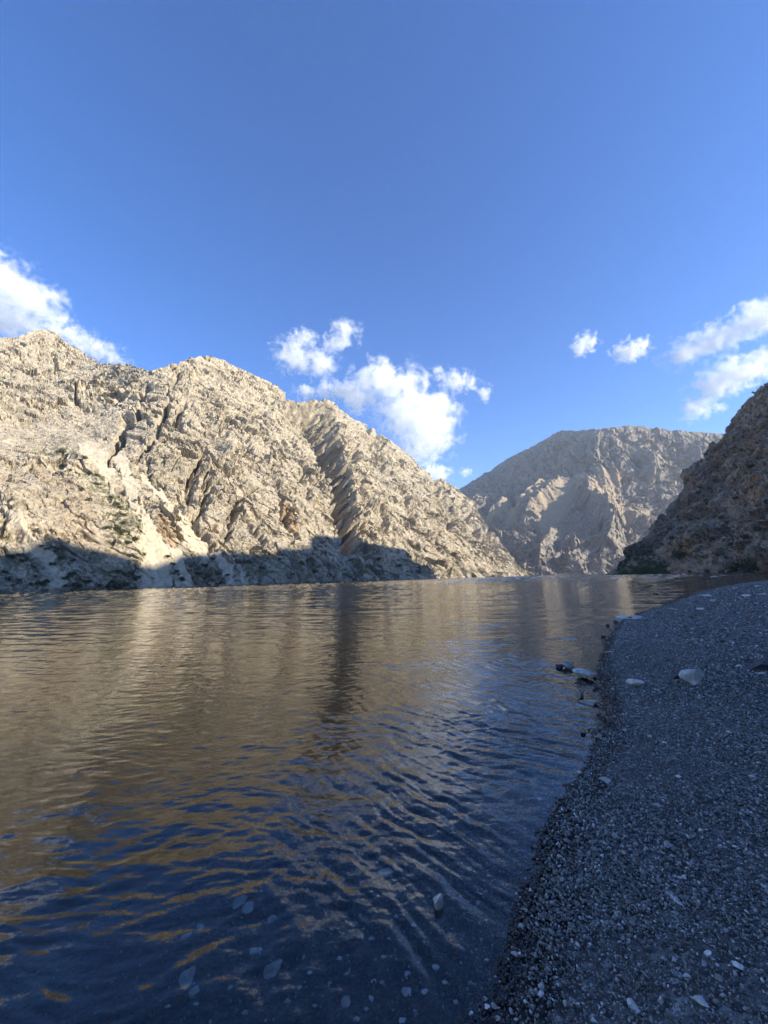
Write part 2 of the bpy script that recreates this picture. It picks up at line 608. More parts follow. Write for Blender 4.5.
def px_of_bearing(b):
    dd = rays(SIL[:, 0], SIL[:, 1])
    bb = np.degrees(np.arctan2(dd[:, 0], dd[:, 1]))
    return np.interp(b, bb, SIL[:, 0]), np.interp(b, bb, SIL[:, 1]), bb


# heights needed so the ridge throws the shadow edge seen on the left slope
SHB = [(-60, 553), (0, 552), (22, 551), (45, 545), (75, 549), (120, 557), (150, 563), (180, 558), (230, 551), (270, 553), (300, 549),
       (322, 535), (350, 528), (375, 529), (400, 535), (425, 545), (440, 556), (449, 568)]
need_b, need_h = [], []
RB = np.linspace(28, 150, 600)
RR = np.interp(RB, B0, D1)
RX, RY = RR * np.sin(np.radians(RB)), RR * np.cos(np.radians(RB))
for sx, sy in SHB:
    c = np.argmin(np.abs(np.linspace(-150, 540, LEFT.shape[1]) - sx))
    pyy = project(LEFT[:, c])[1]
    Pt = LEFT[np.argmin(np.abs(pyy - sy)), c]
    hx, hy_ = math.sin(sb), math.cos(sb)
    cr = (RX - Pt[0]) * hy_ - (RY - Pt[1]) * hx
    fw = (RX - Pt[0]) * hx + (RY - Pt[1]) * hy_
    k = np.where(np.diff(np.sign(cr)) != 0)[0]
    if len(k) and fw[k[0]] > 0:
        print('shadow', sx, sy, Pt.round(), 'b', RB[k[0]].round(1), 'need', Pt[2] + fw[k[0]] * math.tan(se))
        need_b.append(RB[k[0]])
        need_h.append(Pt[2] + fw[k[0]] * math.tan(se))
nb = np.array(need_b)
nh = np.array(need_h)
o_ = np.argsort(nb)
nb, nh = nb[o_], nh[o_]
print('ridge bearings', np.round(nb, 1))
print('ridge heights ', np.round(nh, 0))


def ridge_height(b):
    _, py, bb = px_of_bearing(b)
    pxs = np.interp(b, bb, SIL[:, 0])
    d = rays(pxs, py)
    vis = CAMH + np.interp(b, B0, D1) * d[..., 2] / np.hypot(d[..., 0], d[..., 1])
    kb = np.concatenate([[44.5], nb[nb > 46.5], [nb.max() + 15, 200]])
    kh = np.concatenate([[np.interp(44.5, np.atleast_1d(b), np.atleast_1d(vis))], nh[nb > 46.5], [nh[-1] + 5, nh[-1] - 20]])
    ext = np.interp(b, kb, kh)
    return np.where(b < 44.5, vis, ext)


def build_right():
    b = np.concatenate([np.linspace(27.6, 46, 620), np.linspace(46.2, 195, 260)])
    cols = len(b)
    rows = 460
    v = np.linspace(0, 1, rows)[:, None]
    H = ridge_height(b)[None, :]
    r0 = np.interp(b, B0, D0)[None, :]
    r1 = np.interp(b, B0, D1)[None, :]
    vv = v
    prof = 0.42 * vv + 0.58 * vv ** 1.25
    prof = vv + 0.05 * np.sin(vv * 6.28 * 1.5) * (1 - vv)
    r = r0 + (r1 - r0) * vv
    z = -4 + (H + 4) * prof
    bb = np.radians(b)[None, :]
    P = np.stack([r * np.sin(bb), r * np.cos(bb), z + 0 * r], -1)
    n = grid_normals(P)
    n = n if n[rows // 2, 300, 2] > 0 else -n
    px, py, _ = project(P)
    q = P
    wv = np.stack([perlin(q / 50, 111), perlin(q / 50, 112), perlin(q / 50, 113)], -1)
    qw = q + wv * 12
    # beds dipping down to the left
    lat = (b[None, :] - 36) * 5.2 + 0 * z
    dip = np.stack([(lat * 0.75 + z * 0.66) / 34, (-lat * 0.66 + z * 0.75) / 9.0, wv[..., 0] * 0.5 + r / 160], -1)
    f1, c1, e1 = facets(dip, 151, 1.0)
    f2, c2, e2 = facets(np.stack([dip[..., 0] * 2.3, dip[..., 1] * 2.0, dip[..., 2] * 2], -1) + 2.2, 152, 1.1)
    f3, c3, e3 = facets(qw / 4.0, 153, 1.1)
    tf = 0.4 + 0.6 * smooth(1.0, 0.9, v)
    ends = smooth(27.6, 31.5, b)[None, :]
    wx = px + 3 * perlin(np.stack([px / 9, py / 9, 0 * py], -1), 121)
    wy = py + 3 * perlin(np.stack([px / 9, py / 9, 3 + 0 * py], -1), 122)
    vis = smooth(47, 45, b)[None, :]
    sc = vis * np.maximum.reduce([band(wx, wy, [(682, 541, 2), (672, 547, 5), (662, 552, 8), (668, 558, 4)]),
                                  band(wx, wy, [(690, 566, 60), (700, 571, 80), (700, 580, 100)]) * 0.6,
                                  band(wx, wy, [(742, 498, 3), (725, 512, 12), (705, 525, 8), (690, 535, 3)]) * 0.35])
    rough = 1 - 0.75 * sc
    D = 9 * (ridged(np.stack([lat / 40, z / 90, wv[..., 1] * .4], -1), 4, 131) - 0.5) * tf
    D = D + rough * (10.0 * f1 + 5.0 * f2 + 1.9 * f3) * tf - rough * 1.6 * smooth(0.12, 0, e1) + rough * 0.7 * fbm(q / 2.6, 3, 171)
    D = D * ends * smooth(0, 0.05, v)
    # an overhanging bluff with the ochre stain
    bl = vis * band(wx, wy, [(700, 520, 8), (697, 540, 20), (692, 560, 22), (692, 575, 22)])
    D = D + 5 * bl * ends
    P2 = P + n * D[..., None]
    back = []
    for k in range(1, 22):
        Q = P2[-1].copy()
        dist = (k / 21) ** 1.4 * 420
        rr = np.hypot(Q[:, 0], Q[:, 1])
        # fall away outward (bearing 85) rather than straight along the view
        Q[:, 0] += dist * 0.97
        Q[:, 1] -= dist * 0.22
        Q[:, 2] -= dist * 0.62
        Q[:, 2] += 8 * fbm(Q / 40, 3, 181) * min(1, k / 4)
        Q[:, 2] = np.maximum(Q[:, 2], -12)
        back.append(Q)
    A = np.concatenate([P2, np.array(back)], 0)
    zz = np.zeros((21, cols))
    rust = vis * np.maximum.reduce([band(wx, wy, [(697, 532, 2), (696, 545, 8), (694, 560, 9), (692, 570, 5)]) * 0.9,
                                    band(wx, wy, [(764, 478, 3), (760, 492, 8), (756, 505, 4)]) * 0.6,
                                    band(wx, wy, [(715, 545, 2), (712, 556, 4), (710, 566, 3)]) * 0.6])
    green = vis * np.maximum(smooth(545, 560, wy) * smooth(672, 655, wx) * 1.0, 0.25 * smooth(690, 630, wx)) * (1 - sc)
    tone = 0.5 * c1 + 0.5 * c2
    at = {k: np.concatenate([a + 0 * z, zz], 0) for k, a in (('scree', sc), ('rust', rust), ('green', green), ('tone', tone))}
    me = np_mesh('right_mountain', A.reshape(-1, 3), grid_faces(*A.shape[:2]), False, at)
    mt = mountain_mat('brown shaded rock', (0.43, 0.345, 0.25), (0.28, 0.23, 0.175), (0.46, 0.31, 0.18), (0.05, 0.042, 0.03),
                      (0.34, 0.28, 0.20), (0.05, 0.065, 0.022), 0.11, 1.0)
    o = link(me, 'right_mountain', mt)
    tag(o, kind='structure', label='dark brown shaded mountain spur rising from the right shore')
    return P2


print('visible ridge', [(x, round(float(ridge_height(np.linspace(28, 60, 321))[int((x - 28) * 10)]))) for x in (29, 31, 33, 35, 37, 39, 41, 43, 45, 50)])
RIGHT = build_right()

# ------------------------------------------------------------------ FAR MOUNTAIN
RF = np.array([(400, 530), (430, 508), (460, 489), (475, 479), (490, 470), (505, 460), (520, 452), (535, 444), (548, 437), (558, 431), (566, 431), (580, 430.5), (600, 428),
               (618, 427), (628, 425), (640, 425.5), (652, 427), (668, 430), (690, 431), (705, 431.5), (722, 433), (745, 440), (790, 455), (850, 480)], float)


def build_far():
    cols, rows = 760, 440
    px = np.linspace(400, 850, cols)
    ry = np.interp(px, RF[:, 0], RF[:, 1])
    hy = 589.5 - 0.0262 * px
    v = np.linspace(0, 1, rows)[:, None]
    bot = hy[None, :] + 3.5
    py = bot + (ry[None, :] - bot) * v
    pxg = np.broadcast_to(px[None, :], py.shape)
    e = np.clip((hy[None, :] - py) / 150, -0.03, 1.1)          # height fraction
    crest = 592 + 8 * smooth(0.5, 1.0, e)
    side = pxg - crest
    rr = 1180 + 1150 * np.clip(e, 0, 0.58) + 560 * np.clip(e - 0.58, 0, 1)
    sd_ = np.sqrt(side * side + 196.0) - 14
    rr = rr + np.where(side < 0, sd_ * (1.2 + 2.8 * smooth(0.40, 0.75, e)), sd_ * 2.4) * (0.55 + 0.45 * e)
    P = at_range(pxg, py, rr)
    P[..., 2] = np.maximum(P[..., 2], -20)
    n = grid_normals(P)
    n = n if n[rows // 2, cols // 2, 2] > 0 else -n
    q = P
    wv = np.stack([perlin(q / 220, 211), perlin(q / 220, 212), perlin(q / 220, 213)], -1)
    wx = pxg + 2.5 * perlin(np.stack([pxg / 9, py / 9, 0 * py], -1), 221)
    wy = py + 2.0 * perlin(np.stack([pxg / 9, py / 9, 3 + 0 * py], -1), 222)

    def spur(line, wl, wr, h):
        """a crest running down-left: offset measured across it"""
        line = np.array(line, float)
        best = np.full(py.shape, 1e9)
        sg = np.zeros(py.shape)
        al = np.zeros(py.shape)
        tot = len(line) - 1
        for i in range(tot):
            a, b = line[i], line[i + 1]
            ex, ey = b - a
            L = ex * ex + ey * ey
            tt = np.clip(((wx - a[0]) * ex + (wy - a[1]) * ey) / L, 0, 1)
            dx, dy = wx - a[0] - tt * ex, wy - a[1] - tt * ey
            d = np.hypot(dx, dy)
            m = d < best
            cr = ex * dy - ey * dx
            sg = np.where(m, np.sign(cr), sg)
            al = np.where(m, (i + tt) / tot, al)
            best = np.where(m, d, best)
        wdt = np.where(sg > 0, wl, wr)
        prof = np.clip(1 - best / wdt, 0, 1) ** 1.2
        return h * prof * smooth(0, 0.45, al) * smooth(1.0, 0.7, al), prof

    D = 0
    smo = 0
    # line runs top to bottom; for a down-left line the shaded side is up-left
    for ln, wl, wr, h in (([(516, 500), (502, 508), (482, 522)], 7, 12, 40), ([(557, 478), (535, 496), (508, 522)], 9, 14, 50),
                          ([(584, 472), (560, 490), (535, 512), (518, 532)], 11, 20, 58),
                          ([(616, 466), (598, 474), (588, 488), (590, 503), (603, 514), (612, 530), (606, 550), (596, 578)], 13, 16, 50),
                          ([(588, 488), (600, 512), (640, 524), (680, 545)], 12, 18, 34),
                          ([(640, 440), (650, 465), (655, 490)], 12, 14, 34), ([(690, 440), (700, 470)], 12, 14, 30),
                          ([(610, 430), (618, 450), (622, 470)], 9, 11, 26), ([(575, 432), (566, 450), (555, 470)], 8, 9, 18),
                          ([(545, 442), (530, 462), (515, 485)], 8, 9, 16), ([(560, 520), (548, 545), (538, 575)], 9, 10, 26),
                          ([(660, 500), (668, 525), (672, 550)], 12, 12, 28), ([(585, 530), (575, 552), (566, 575)], 8, 9, 22)):
        a, pr = spur(ln, wl, wr, h)
        D = D + 1.05 * a
    lat = pxg * 4.6
    D = D + 22 * (ridged(np.stack([lat / 150 + wv[..., 0] * .5, P[..., 2] / 420, wv[..., 1] * .4], -1), 5, 231) - 0.55)
    D = D + 15 * smooth(0.4, 0.62, e) * (ridged(np.stack([lat / 62 + P[..., 2] / 260 + wv[..., 0] * .6, P[..., 2] / 300, wv[..., 1] * .4], -1), 3, 237) - 0.5)
    sc = np.maximum.reduce([band(wx, wy, [(517, 500, 2), (506, 508, 7), (492, 517, 8), (484, 524, 4)]),
                            band(wx, wy, [(557, 478, 3), (547, 488, 7), (534, 500, 9), (520, 512, 8), (510, 520, 6)]),
                            band(wx, wy, [(584, 473, 4), (575, 485, 8), (564, 498, 13), (552, 510, 16), (546, 522, 12), (548, 532, 6)]),
                            band(wx, wy, [(612, 469, 12), (608, 480, 13), (604, 492, 12), (606, 504, 14), (622, 516, 18), (640, 526, 16)])])
    rough = 1 - 0.72 * sc
    qq = q + wv * 30
    f1, c1, e1 = facets(qq / np.array([85, 85, 110]), 251, 1.0)
    f2, c2, e2 = facets(qq / np.array([38, 38, 55]) + 4, 252, 1.1)
    f3, c3, e3 = facets(qq / np.array([17, 17, 24]) + 4, 253, 1.1)
    tf = 0.35 + 0.65 * smooth(0, 14, py - ry[None, :])
    D = (D + rough * (13 * f1 + 10 * f2 + 7 * f3 + 5 * fbm(q / 12, 3, 261))) * tf
    D = D * smooth(0, 0.05, v)
    P2 = P + n * D[..., None]
    back = []
    for k in range(1, 20):
        Q = P2[-1].copy()
        dist = (k / 19) ** 1.4 * 1500
        Q[:, 1] += dist
        Q[:, 2] -= dist * 0.65
        Q[:, 2] += 30 * fbm(Q / 150, 3, 281) * min(1, k / 4)
        Q[:, 2] = np.maximum(Q[:, 2], -20)
        back.append(Q)
    A = np.concatenate([P2, np.array(back)], 0)
    zz = np.zeros((19, cols))
    tone = 0.5 * c1 + 0.5 * c2
    rust = 0.25 * smooth(0.65, 0.3, e) + 0 * py
    green = 0.35 * smooth(0.5, 0.2, e) * smooth(-0.1, 0.3, fbm(q / 120, 3, 271))
    at = {k: np.concatenate([a + 0 * py, zz], 0) for k, a in (('scree', sc), ('rust', rust), ('green', green * (1 - sc)), ('tone', tone))}
    me = np_mesh('far_mountain', A.reshape(-1, 3), grid_faces(*A.shape[:2]), False, at)
    mt = mountain_mat('far grey and tan slope', (0.37, 0.325, 0.255), (0.255, 0.235, 0.20), (0.34, 0.27, 0.19), (0.17, 0.15, 0.12),
                      (0.39, 0.31, 0.21), (0.15, 0.14, 0.08), 0.035, 5.0)
    o = link(me, 'far_mountain', mt)
    tag(o, kind='structure', label='distant grey and tan mountain closing the lake')
    return P2


FAR = build_far()

# ------------------------------------------------------------------ GROUND: beach and lake bed, one sheet
def gravel_nodes(t, geo):
    sep = N(t, 'ShaderNodeSeparateXYZ')
    t.links.new(geo, sep.inputs[0])
    return sep.outputs[2]


def build_ground():
    b = np.concatenate([np.linspace(-180, -52, 60)[:-1], np.linspace(-52, 52, 760)[:-1], np.linspace(52, 180, 60)])
    r = np.concatenate([[0.0], np.geomspace(0.25, 80, 620), np.geomspace(85, 5000, 60)])
    bb, rr = np.meshgrid(np.radians(b), r)
    X, Y = rr * np.sin(bb), rr * np.cos(bb)
    Z = ground_z(X, Y)
    lump = smooth(60, 3, rr)
    p = np.stack([X, Y, 0 * X], -1)
    f1, _, e = facets(p * 24, 301, 0.8)
    Z = Z - 0.012 * smooth(14, 9, rr) * smooth(-0.5, -0.3, shore_dist(X, Y))
    Z = Z + lump * (0.006 * perlin(p * 30, 302) + 0.006 * f1)
    me = np_mesh('beach_and_lake_bed', np.stack([X, Y, Z], -1).reshape(-1, 3), grid_faces(*X.shape), True)
    m, t = new_mat('dark slate gravel bed')
    geo = N(t, 'ShaderNodeNewGeometry').outputs['Position']
    z = gravel_nodes(t, geo)
    vo = N(t, 'ShaderNodeTexVoronoi')
    vo.inputs['Scale'].default_value = 26
    t.links.new(geo, vo.inputs['Vector'])
    cellv = N(t, 'ShaderNodeSeparateColor')
    t.links.new(vo.outputs['Color'], cellv.inputs[0])
    c = ramp(t, cellv.outputs[0], [(0.0, (0.055, 0.051, 0.046)), (0.5, (0.13, 0.121, 0.108)), (0.88, (0.225, 0.211, 0.19)), (0.955, (0.31, 0.297, 0.27)), (0.975, (0.55, 0.54, 0.52))])
    vo2 = N(t, 'ShaderNodeTexVoronoi')
    vo2.inputs['Scale'].default_value = 5.5
    t.links.new(geo, vo2.inputs['Vector'])
    cl2 = N(t, 'ShaderNodeSeparateColor')
    t.links.new(vo2.outputs['Color'], cl2.inputs[0])
    pat = noise_tex(t, geo, 0.7, 5, 0.6, 0.3)
    c = mixc(t, ramp(t, pat, [(0.4, 0.0), (0.65, 0.35)]), c, (0.085, 0.09, 0.10, 1))
    wet = ramp(t, math_n(t, 'ADD', z, math_n(t, 'MULTIPLY', pat, 0.05)), [(0.0, 1.0), (0.036, 1.0), (0.048, 0.0)])
    c = mixc(t, wet, c, mixc(t, 1.0, c, (0.14, 0.13, 0.12, 1), 'MULTIPLY'))
    depth_dark = ramp(t, math_n(t, 'ADD', math_n(t, 'MULTIPLY', z, -0.5), math_n(t, 'MULTIPLY', pat, 0.1)), [(0.12, 0.0), (0.45, 1.0)])
    c = mixc(t, depth_dark, c, (0.012, 0.018, 0.020, 1))  # light lost in deep water, put into the bed colour
    h = math_n(t, 'MULTIPLY', vo.outputs['Distance'], -1.0)
    finish(t, c, 0.75, h, 0.02, 1.0, 0.35)
    o = link(me, 'beach_and_lake_bed', m)
    tag(o, kind='structure', label='dark gravel beach running down under the water')


build_ground()


# ------------------------------------------------------------------ LAKE
def build_lake():
    b = np.concatenate([np.linspace(-180, -50, 50)[:-1], np.linspace(-50, 50, 1000)[:-1], np.linspace(50, 180, 50)])
    # rows evenly spread by how steeply they are seen, then outward
    rl = [0.02, 0.3, 0.5, 0.7, 0.85, 1.0]
    while rl[-1] < 1300:
        q_ = rl[-1]
        rl.append(q_ + min(0.0009 * q_ * q_ / CAMH + 0.0035, 0.22 + 0.003 * q_))
    r = np.array(rl + [1600, 2200, 3500, 5000.])
    print('lake rows', len(r))
    bb, rr = np.meshgrid(np.radians(b), r)
    X, Y = rr * np.sin(bb), rr * np.cos(bb)
    p = np.stack([X, Y, 0 * X], -1)
    wX = X + 0.35 * perlin(p * 0.55, 401) + 0.06 * perlin(p * 2.3, 403)
    wY = Y + 0.35 * perlin(p * 0.55, 402) + 0.06 * perlin(p * 2.3, 404)
    dr = np.gradient(r)[:, None] + 0 * rr
    Z = 0
    g = np.random.default_rng(5)
    gust = 0.65 + 0.7 * smooth(-0.4, 0.5, fbm(p * 0.35, 3, 411))
    calm = smooth(2.4, 6.0, rr)
    right = smooth(-1.5, 0.3, X)
    var = 0
    near = smooth(18, 5, rr)
    for i in range(74):
        lam = 0.075 * (1.065 ** i)
        shoreward = i % 2 == 0
        ang = R(234 + g.normal(0, 9)) if shoreward else R(190 + g.normal(0, 25))
        k = 2 * math.pi / lam
        kx, ky = math.sin(ang) * k, math.cos(ang) * k
        res = smooth(1.8, 3.2, lam / dr)
        if shoreward:
            wgt = (0.16 + 1.1 * right * near) * (1.9 if 0.12 < lam < 0.30 else 0.7)
        else:
            wgt = 1.0 + 0.5 * near * (0.3 < lam < 0.6) - 0.35 * near * right
        l0 = np.maximum(0.30, 3.2 * dr)
        wgt = wgt * np.minimum(1.0, l0 / lam) ** 1.15
        wgt = wgt * res
        ph = g.random() * 6.28
        t = np.sin(wX * kx + wY * ky + ph)
        Z = Z + wgt / k * (t + 0.3 * np.sin(2 * (wX * kx + wY * ky + ph)))
        var = var + wgt * wgt / 2
    target = 0.047 + 0.004 * smooth(3, 10, rr) + 0.042 * right * near + 0.12 * smooth(70, 220, rr)
    Z = Z * gust * target / np.sqrt(np.maximum(var, 1e-4))
    sd = shore_dist(X, Y)
    Z = Z * smooth(0.4, -0.9, sd) * smooth(0.3, 1.0, rr)
    rows, cols = X.shape
    V = np.stack([X, Y, Z], -1).reshape(-1, 3)
    F = grid_faces(rows, cols)
    # skirt and floor close the body of water
    th = np.radians(b)
    low = np.stack([5000 * np.sin(th), 5000 * np.cos(th), np.full(cols, -60.0)], -1)
    c0 = np.stack([0.02 * np.sin(th), 0.02 * np.cos(th), np.full(cols, -60.0)], -1)
    nV = len(V)
    V = np.vstack([V, low, c0])
    i = np.arange(cols - 1)
    top = (rows - 1) * cols
    sk = np.stack([top + i, nV + i, nV + i + 1, top + i + 1], -1)
    fl = np.stack([nV + i, nV + cols + i, nV + cols + i + 1, nV + i + 1], -1)
    F = np.vstack([F, sk, fl])
    me = np_mesh('lake', V, F, True)
    m, t = new_mat('lake water')
    geo = N(t, 'ShaderNodeNewGeometry').outputs['Position']
    mp = N(t, 'ShaderNodeMapping')
    mp.inputs['Scale'].default_value = (0.75, 1.25, 1)
    mp.inputs['Rotation'].default_value = (0, 0, R(-8))
    t.links.new(geo, mp.inputs[0])
    n1 = noise_tex(t, mp.outputs[0], 9.0, 3, 0.55, 0.3)
    n2 = noise_tex(t, mp.outputs[0], 1.7, 4, 0.6, 0.3)
    n3 = noise_tex(t, mp.outputs[0], 0.35, 3, 0.5, 0.2)
    h = math_n(t, 'ADD', math_n(t, 'MULTIPLY', n1, 0.0035), math_n(t, 'ADD', math_n(t, 'MULTIPLY', n2, 0.012), math_n(t, 'MULTIPLY', n3, 0.03)))
    bn = N(t, 'ShaderNodeBump')
    bn.inputs['Distance'].default_value = 1.0
    bn.inputs['Strength'].default_value = 0.8
    t.links.new(h, bn.inputs['Height'])
    fr = N(t, 'ShaderNodeFresnel', i_IOR=1.5)
    t.links.new(bn.outputs[0], fr.inputs['Normal'])
    gl = N(t, 'ShaderNodeBsdfAnisotropic')
    gl.inputs['Color'].default_value = (1, 1, 1, 1)
    gl.inputs['Roughness'].default_value = 0.03
    t.links.new(bn.outputs[0], gl.inputs['Normal'])
    tr = N(t, 'ShaderNodeBsdfTransparent')
    mx = N(t, 'ShaderNodeMixShader')
    t.links.new(fr.outputs[0], mx.inputs[0])
    t.links.new(tr.outputs[0], mx.inputs[1])
    t.links.new(gl.outputs[0], mx.inputs[2])
    out = N(t, 'ShaderNodeOutputMaterial')
    t.links.new(mx.outputs[0], out.inputs['Surface'])
    va = N(t, 'ShaderNodeVolumeAbsorption')
    va.inputs['Color'].default_value = (0.10, 0.62, 0.80, 1)
    va.inputs['Density'].default_value = 0.45
    t.links.new(va.outputs[0], out.inputs['Volume'])
    o = link(me, 'lake', m)
    tag(o, kind='structure', label='rippled mountain lake reflecting the sunlit slope')


build_lake()


# ------------------------------------------------------------------ STONES
def ico(sub):
    import bmesh
    bm = bmesh.new()
    bmesh.ops.create_icosphere(bm, subdivisions=sub, radius=1)
    V = np.array([v.co[:] for v in bm.verts])
    F = np.array([[v.index for v in f.verts] for f in bm.faces])
    bm.free()
    return V, F


ICO = {k: ico(k) for k in (1, 2, 4)}


def rock_shape(seed, sub=4, planes=10, cut=(0.34, 0.66), nz=0.10):
    g = np.random.default_rng(seed)
    V, F = ICO[sub]
    V = V.copy()
    for _ in range(planes):
        nn = g.normal(size=3)
        nn /= np.linalg.norm(nn)
        d = g.uniform(*cut)
        s = V @ nn
        V = V - np.maximum(s - d, 0)[:, None] * nn
    if sub > 2:
        V = V * (1 + nz * fbm(V * 2.2 + seed, 4, seed % 97))[:, None]
        V = V * (1 + 0.018 * perlin(V * 14 + seed, 5))[:, None]
    return V, F


def stone_mat(name, c1, c2, stain=(0.25, 0.17, 0.10), wetline=True):
    m, t = new_mat(name)
    tc = N(t, 'ShaderNodeNewGeometry').outputs['Position']
    a = noise_tex(t, tc, 9, 6, 0.65, 0.5)
    b = noise_tex(t, tc, 45, 5, 0.7)
    c = mixc(t, ramp(t, a, [(0.38, 0.0), (0.6, 1.0)]), c1, c2)
    c = mixc(t, ramp(t, noise_tex(t, tc, 4, 4, 0.6), [(0.56, 0.0), (0.7, 0.5)]), c, stain)
    c = mixc(t, ramp(t, b, [(0.32, 0.6), (0.44, 0.0)]), c, tuple(0.35 * x for x in c2))
    if wetline:
        z = gravel_nodes(t, tc)
        wet = ramp(t, math_n(t, 'ADD', math_n(t, 'MULTIPLY', z, 4.0), math_n(t, 'MULTIPLY', a, 0.1)), [(0.0, 1.0), (0.17, 1.0), (0.26, 0.0)])
        c = mixc(t, wet, c, mixc(t, 1.0, c, (0.68, 0.65, 0.60, 1), 'MULTIPLY'))
    finish(t, c, 0.8, math_n(t, 'ADD', a, math_n(t, 'MULTIPLY', b, 0.4)), 0.012, 0.9, 0.35)
    return m


M_WHITE = stone_mat('white limestone', (0.72, 0.69, 0.63), (0.46, 0.44, 0.40))
M_PALE = stone_mat('pale grey limestone', (0.58, 0.56, 0.52), (0.36, 0.345, 0.32))
M_GREY = stone_mat('grey rock', (0.36, 0.345, 0.32), (0.20, 0.195, 0.185))
M_SUBW = stone_mat('white limestone under water', (0.82, 0.80, 0.75), (0.62, 0.60, 0.55), wetline=False)
M_SUBP = stone_mat('pale grey limestone under water', (0.62, 0.58, 0.50), (0.36, 0.34, 0.29), wetline=False)
M_DARK = stone_mat('dark slate', (0.085, 0.09, 0.10), (0.045, 0.05, 0.058), (0.09, 0.07, 0.05))


ORD = ['closest', 'second closest', 'third closest', 'fourth closest', 'fifth closest', 'sixth closest', 'seventh closest', 'eighth closest', 'ninth closest', 'tenth closest']
ORDL = ['first', 'second', 'third', 'fourth', 'fifth', 'sixth', 'seventh', 'eighth', 'ninth', 'tenth', 'eleventh', 'twelfth']


def by_landmark(pts, marks, head):
    """one phrase per point: head(i) + how it lies from the nearest landmark"""
    buckets, out = {}, [None] * len(pts)
    for i, (x, y) in enumerate(pts):
        k = min(range(len(marks)), key=lambda j: (x - marks[j][0]) ** 2 + (y - marks[j][1]) ** 2)
        dx, dy = x - marks[k][0], y - marks[k][1]
        lr = 'left of' if dx < 0 else 'right of'
        ud = 'above' if dy < 0 else 'below'
        if abs(dx) > 2.4 * abs(dy):
            w_ = lr
        elif abs(dy) > 2.4 * abs(dx):
            w_ = ud
        else:
            w_ = ud + ' and ' + lr
        buckets.setdefault((k, w_), []).append((math.hypot(dx, dy), i))
    for (k, w_), L in buckets.items():
        L.sort()
        for n_, (_, i) in enumerate(L):
            out[i] = head(i) + ' ' + (ORD[n_] + ' ' if len(L) > 1 else '') + w_ + ' ' + marks[k][2]
    return out


G_SHORE = 'stones along the waterline'
G_SUB = 'stones lying under the shallow water'
G_PEB = 'pale pebbles scattered on the gravel'


def stone(px, py, wpx, hpx, mat, label, seed, group=None, depth=0.8, yaw=0.0, cat='stone', name='stone', flat=None, sink=0.15, sub=4):
    """px,py: where the foot of the stone stands; wpx,hpx its apparent size"""
    x, y, z = (float(a) for a in ground_at(px, py))
    bed = z
    if z < -0.01 and group != G_SUB:                      # stands in the water: its foot is on the bed below
        x, y = (float(a) for a in on_plane(px, py, 0.0))
        z = 0.0
        bed = max(float(ground_z(x, y)), -0.6)
    dist = project(np.array([x, y, z]))[2]
    Wd = wpx / FPX * dist / 2
    # how much of the apparent height is the top surface seen from above
    el = math.atan2(CAMH - z, math.hypot(x, y))
    Hh = hpx / FPX * dist
    dp = Wd * depth
    hz = max(0.30 * Wd, (Hh - 2 * dp * math.sin(el)) / max(math.cos(el), 0.2) * 0.9)
    if flat:
        hz = flat * Wd
    if group == G_SUB:
        mat = {M_WHITE: M_SUBW, M_PALE: M_SUBP, M_GREY: M_SUBP}.get(mat, mat)
    V, F = rock_shape(seed, sub, 12, (0.42, 0.80), 0.22) if group == G_SUB else rock_shape(seed, sub)
    V = V / np.abs(V).max(0)
    lo = -sink * hz + (bed - z)
    V = V * np.array([Wd, dp, 1.0])
    zc = V[:, 2]
    wide = np.where(zc < 0, np.clip(0.92 / np.sqrt(np.clip(1 - zc * zc, 0.05, 1)), 1.0, 2.6), 1.0)
    V[:, :2] *= wide[:, None]
    V[:, 2] = np.where(zc > 0, zc, 0) * (hz * 0.62) + hz * 0.38 + np.where(zc < 0, zc, 0) * (hz * 0.38 - lo)
    me = np_mesh(name, V, F, False)
    o = link(me, name, mat)
    f = np.array([x, y]) / math.hypot(x, y)
    o.location = (x + f[0] * dp * 0.6, y + f[1] * dp * 0.6, z)
    o.rotation_euler = (0, 0, math.atan2(-f[0], f[1]) + R(yaw))
    tag(o, label, cat, group)
    return o


stone(691, 685, 24, 19, M_WHITE, 'largest white limestone boulder on the dark beach', 303, depth=0.85, flat=1.3, cat='boulder', name='boulder')
stone(674, 680, 14, 8, M_DARK, 'small dark rock touching the left side of the big white boulder', 4)
stone(635, 687, 17, 10, M_WHITE, 'flat rounded pale stone alone on the gravel between waterline and big boulder', 5, depth=0.7)
stone(773, 672, 36, 20, M_DARK, 'dark wedge shaped rock at the right edge of the photo', 6, depth=0.9, flat=0.95, cat='boulder', name='boulder')
stone(761, 675, 9, 4, M_PALE, 'little pale stone in front of the dark wedge rock', 7)
stone(583, 679, 24, 14, M_PALE, 'largest grey boulder standing in the water at the shore', 8, G_SHORE, cat='boulder', name='boulder')
stone(568, 669, 13, 8, M_GREY, 'low dark rock in the water beyond the grey boulder', 9, G_SHORE)
stone(560, 668, 8, 5, M_DARK, 'small black rock farthest out in the water beside the low rock', 10, G_SHORE)
stone(589, 704, 21, 8, M_PALE, 'pale topped flat rock in the water nearest the camera of the shore cluster', 11, G_SHORE, depth=0.6)
stone(581, 697, 8, 10, M_GREY, 'grey stub leaning on the pale flat rock in the water', 12, G_SHORE)
stone(596, 679, 7, 5, M_GREY, 'small grey stone at the right foot of the grey boulder', 13, G_SHORE)
stone(597, 689, 8, 5, M_DARK, 'small dark stone between the grey boulder and the pale flat rock', 14, G_SHORE)
stone(624, 619, 15, 6, M_WHITE, 'whitest flat rock on the little point of the shore', 15, G_SHORE)
stone(637, 619, 14, 5, M_PALE, 'pale rock right beside the whitest one on the point', 16, G_SHORE)
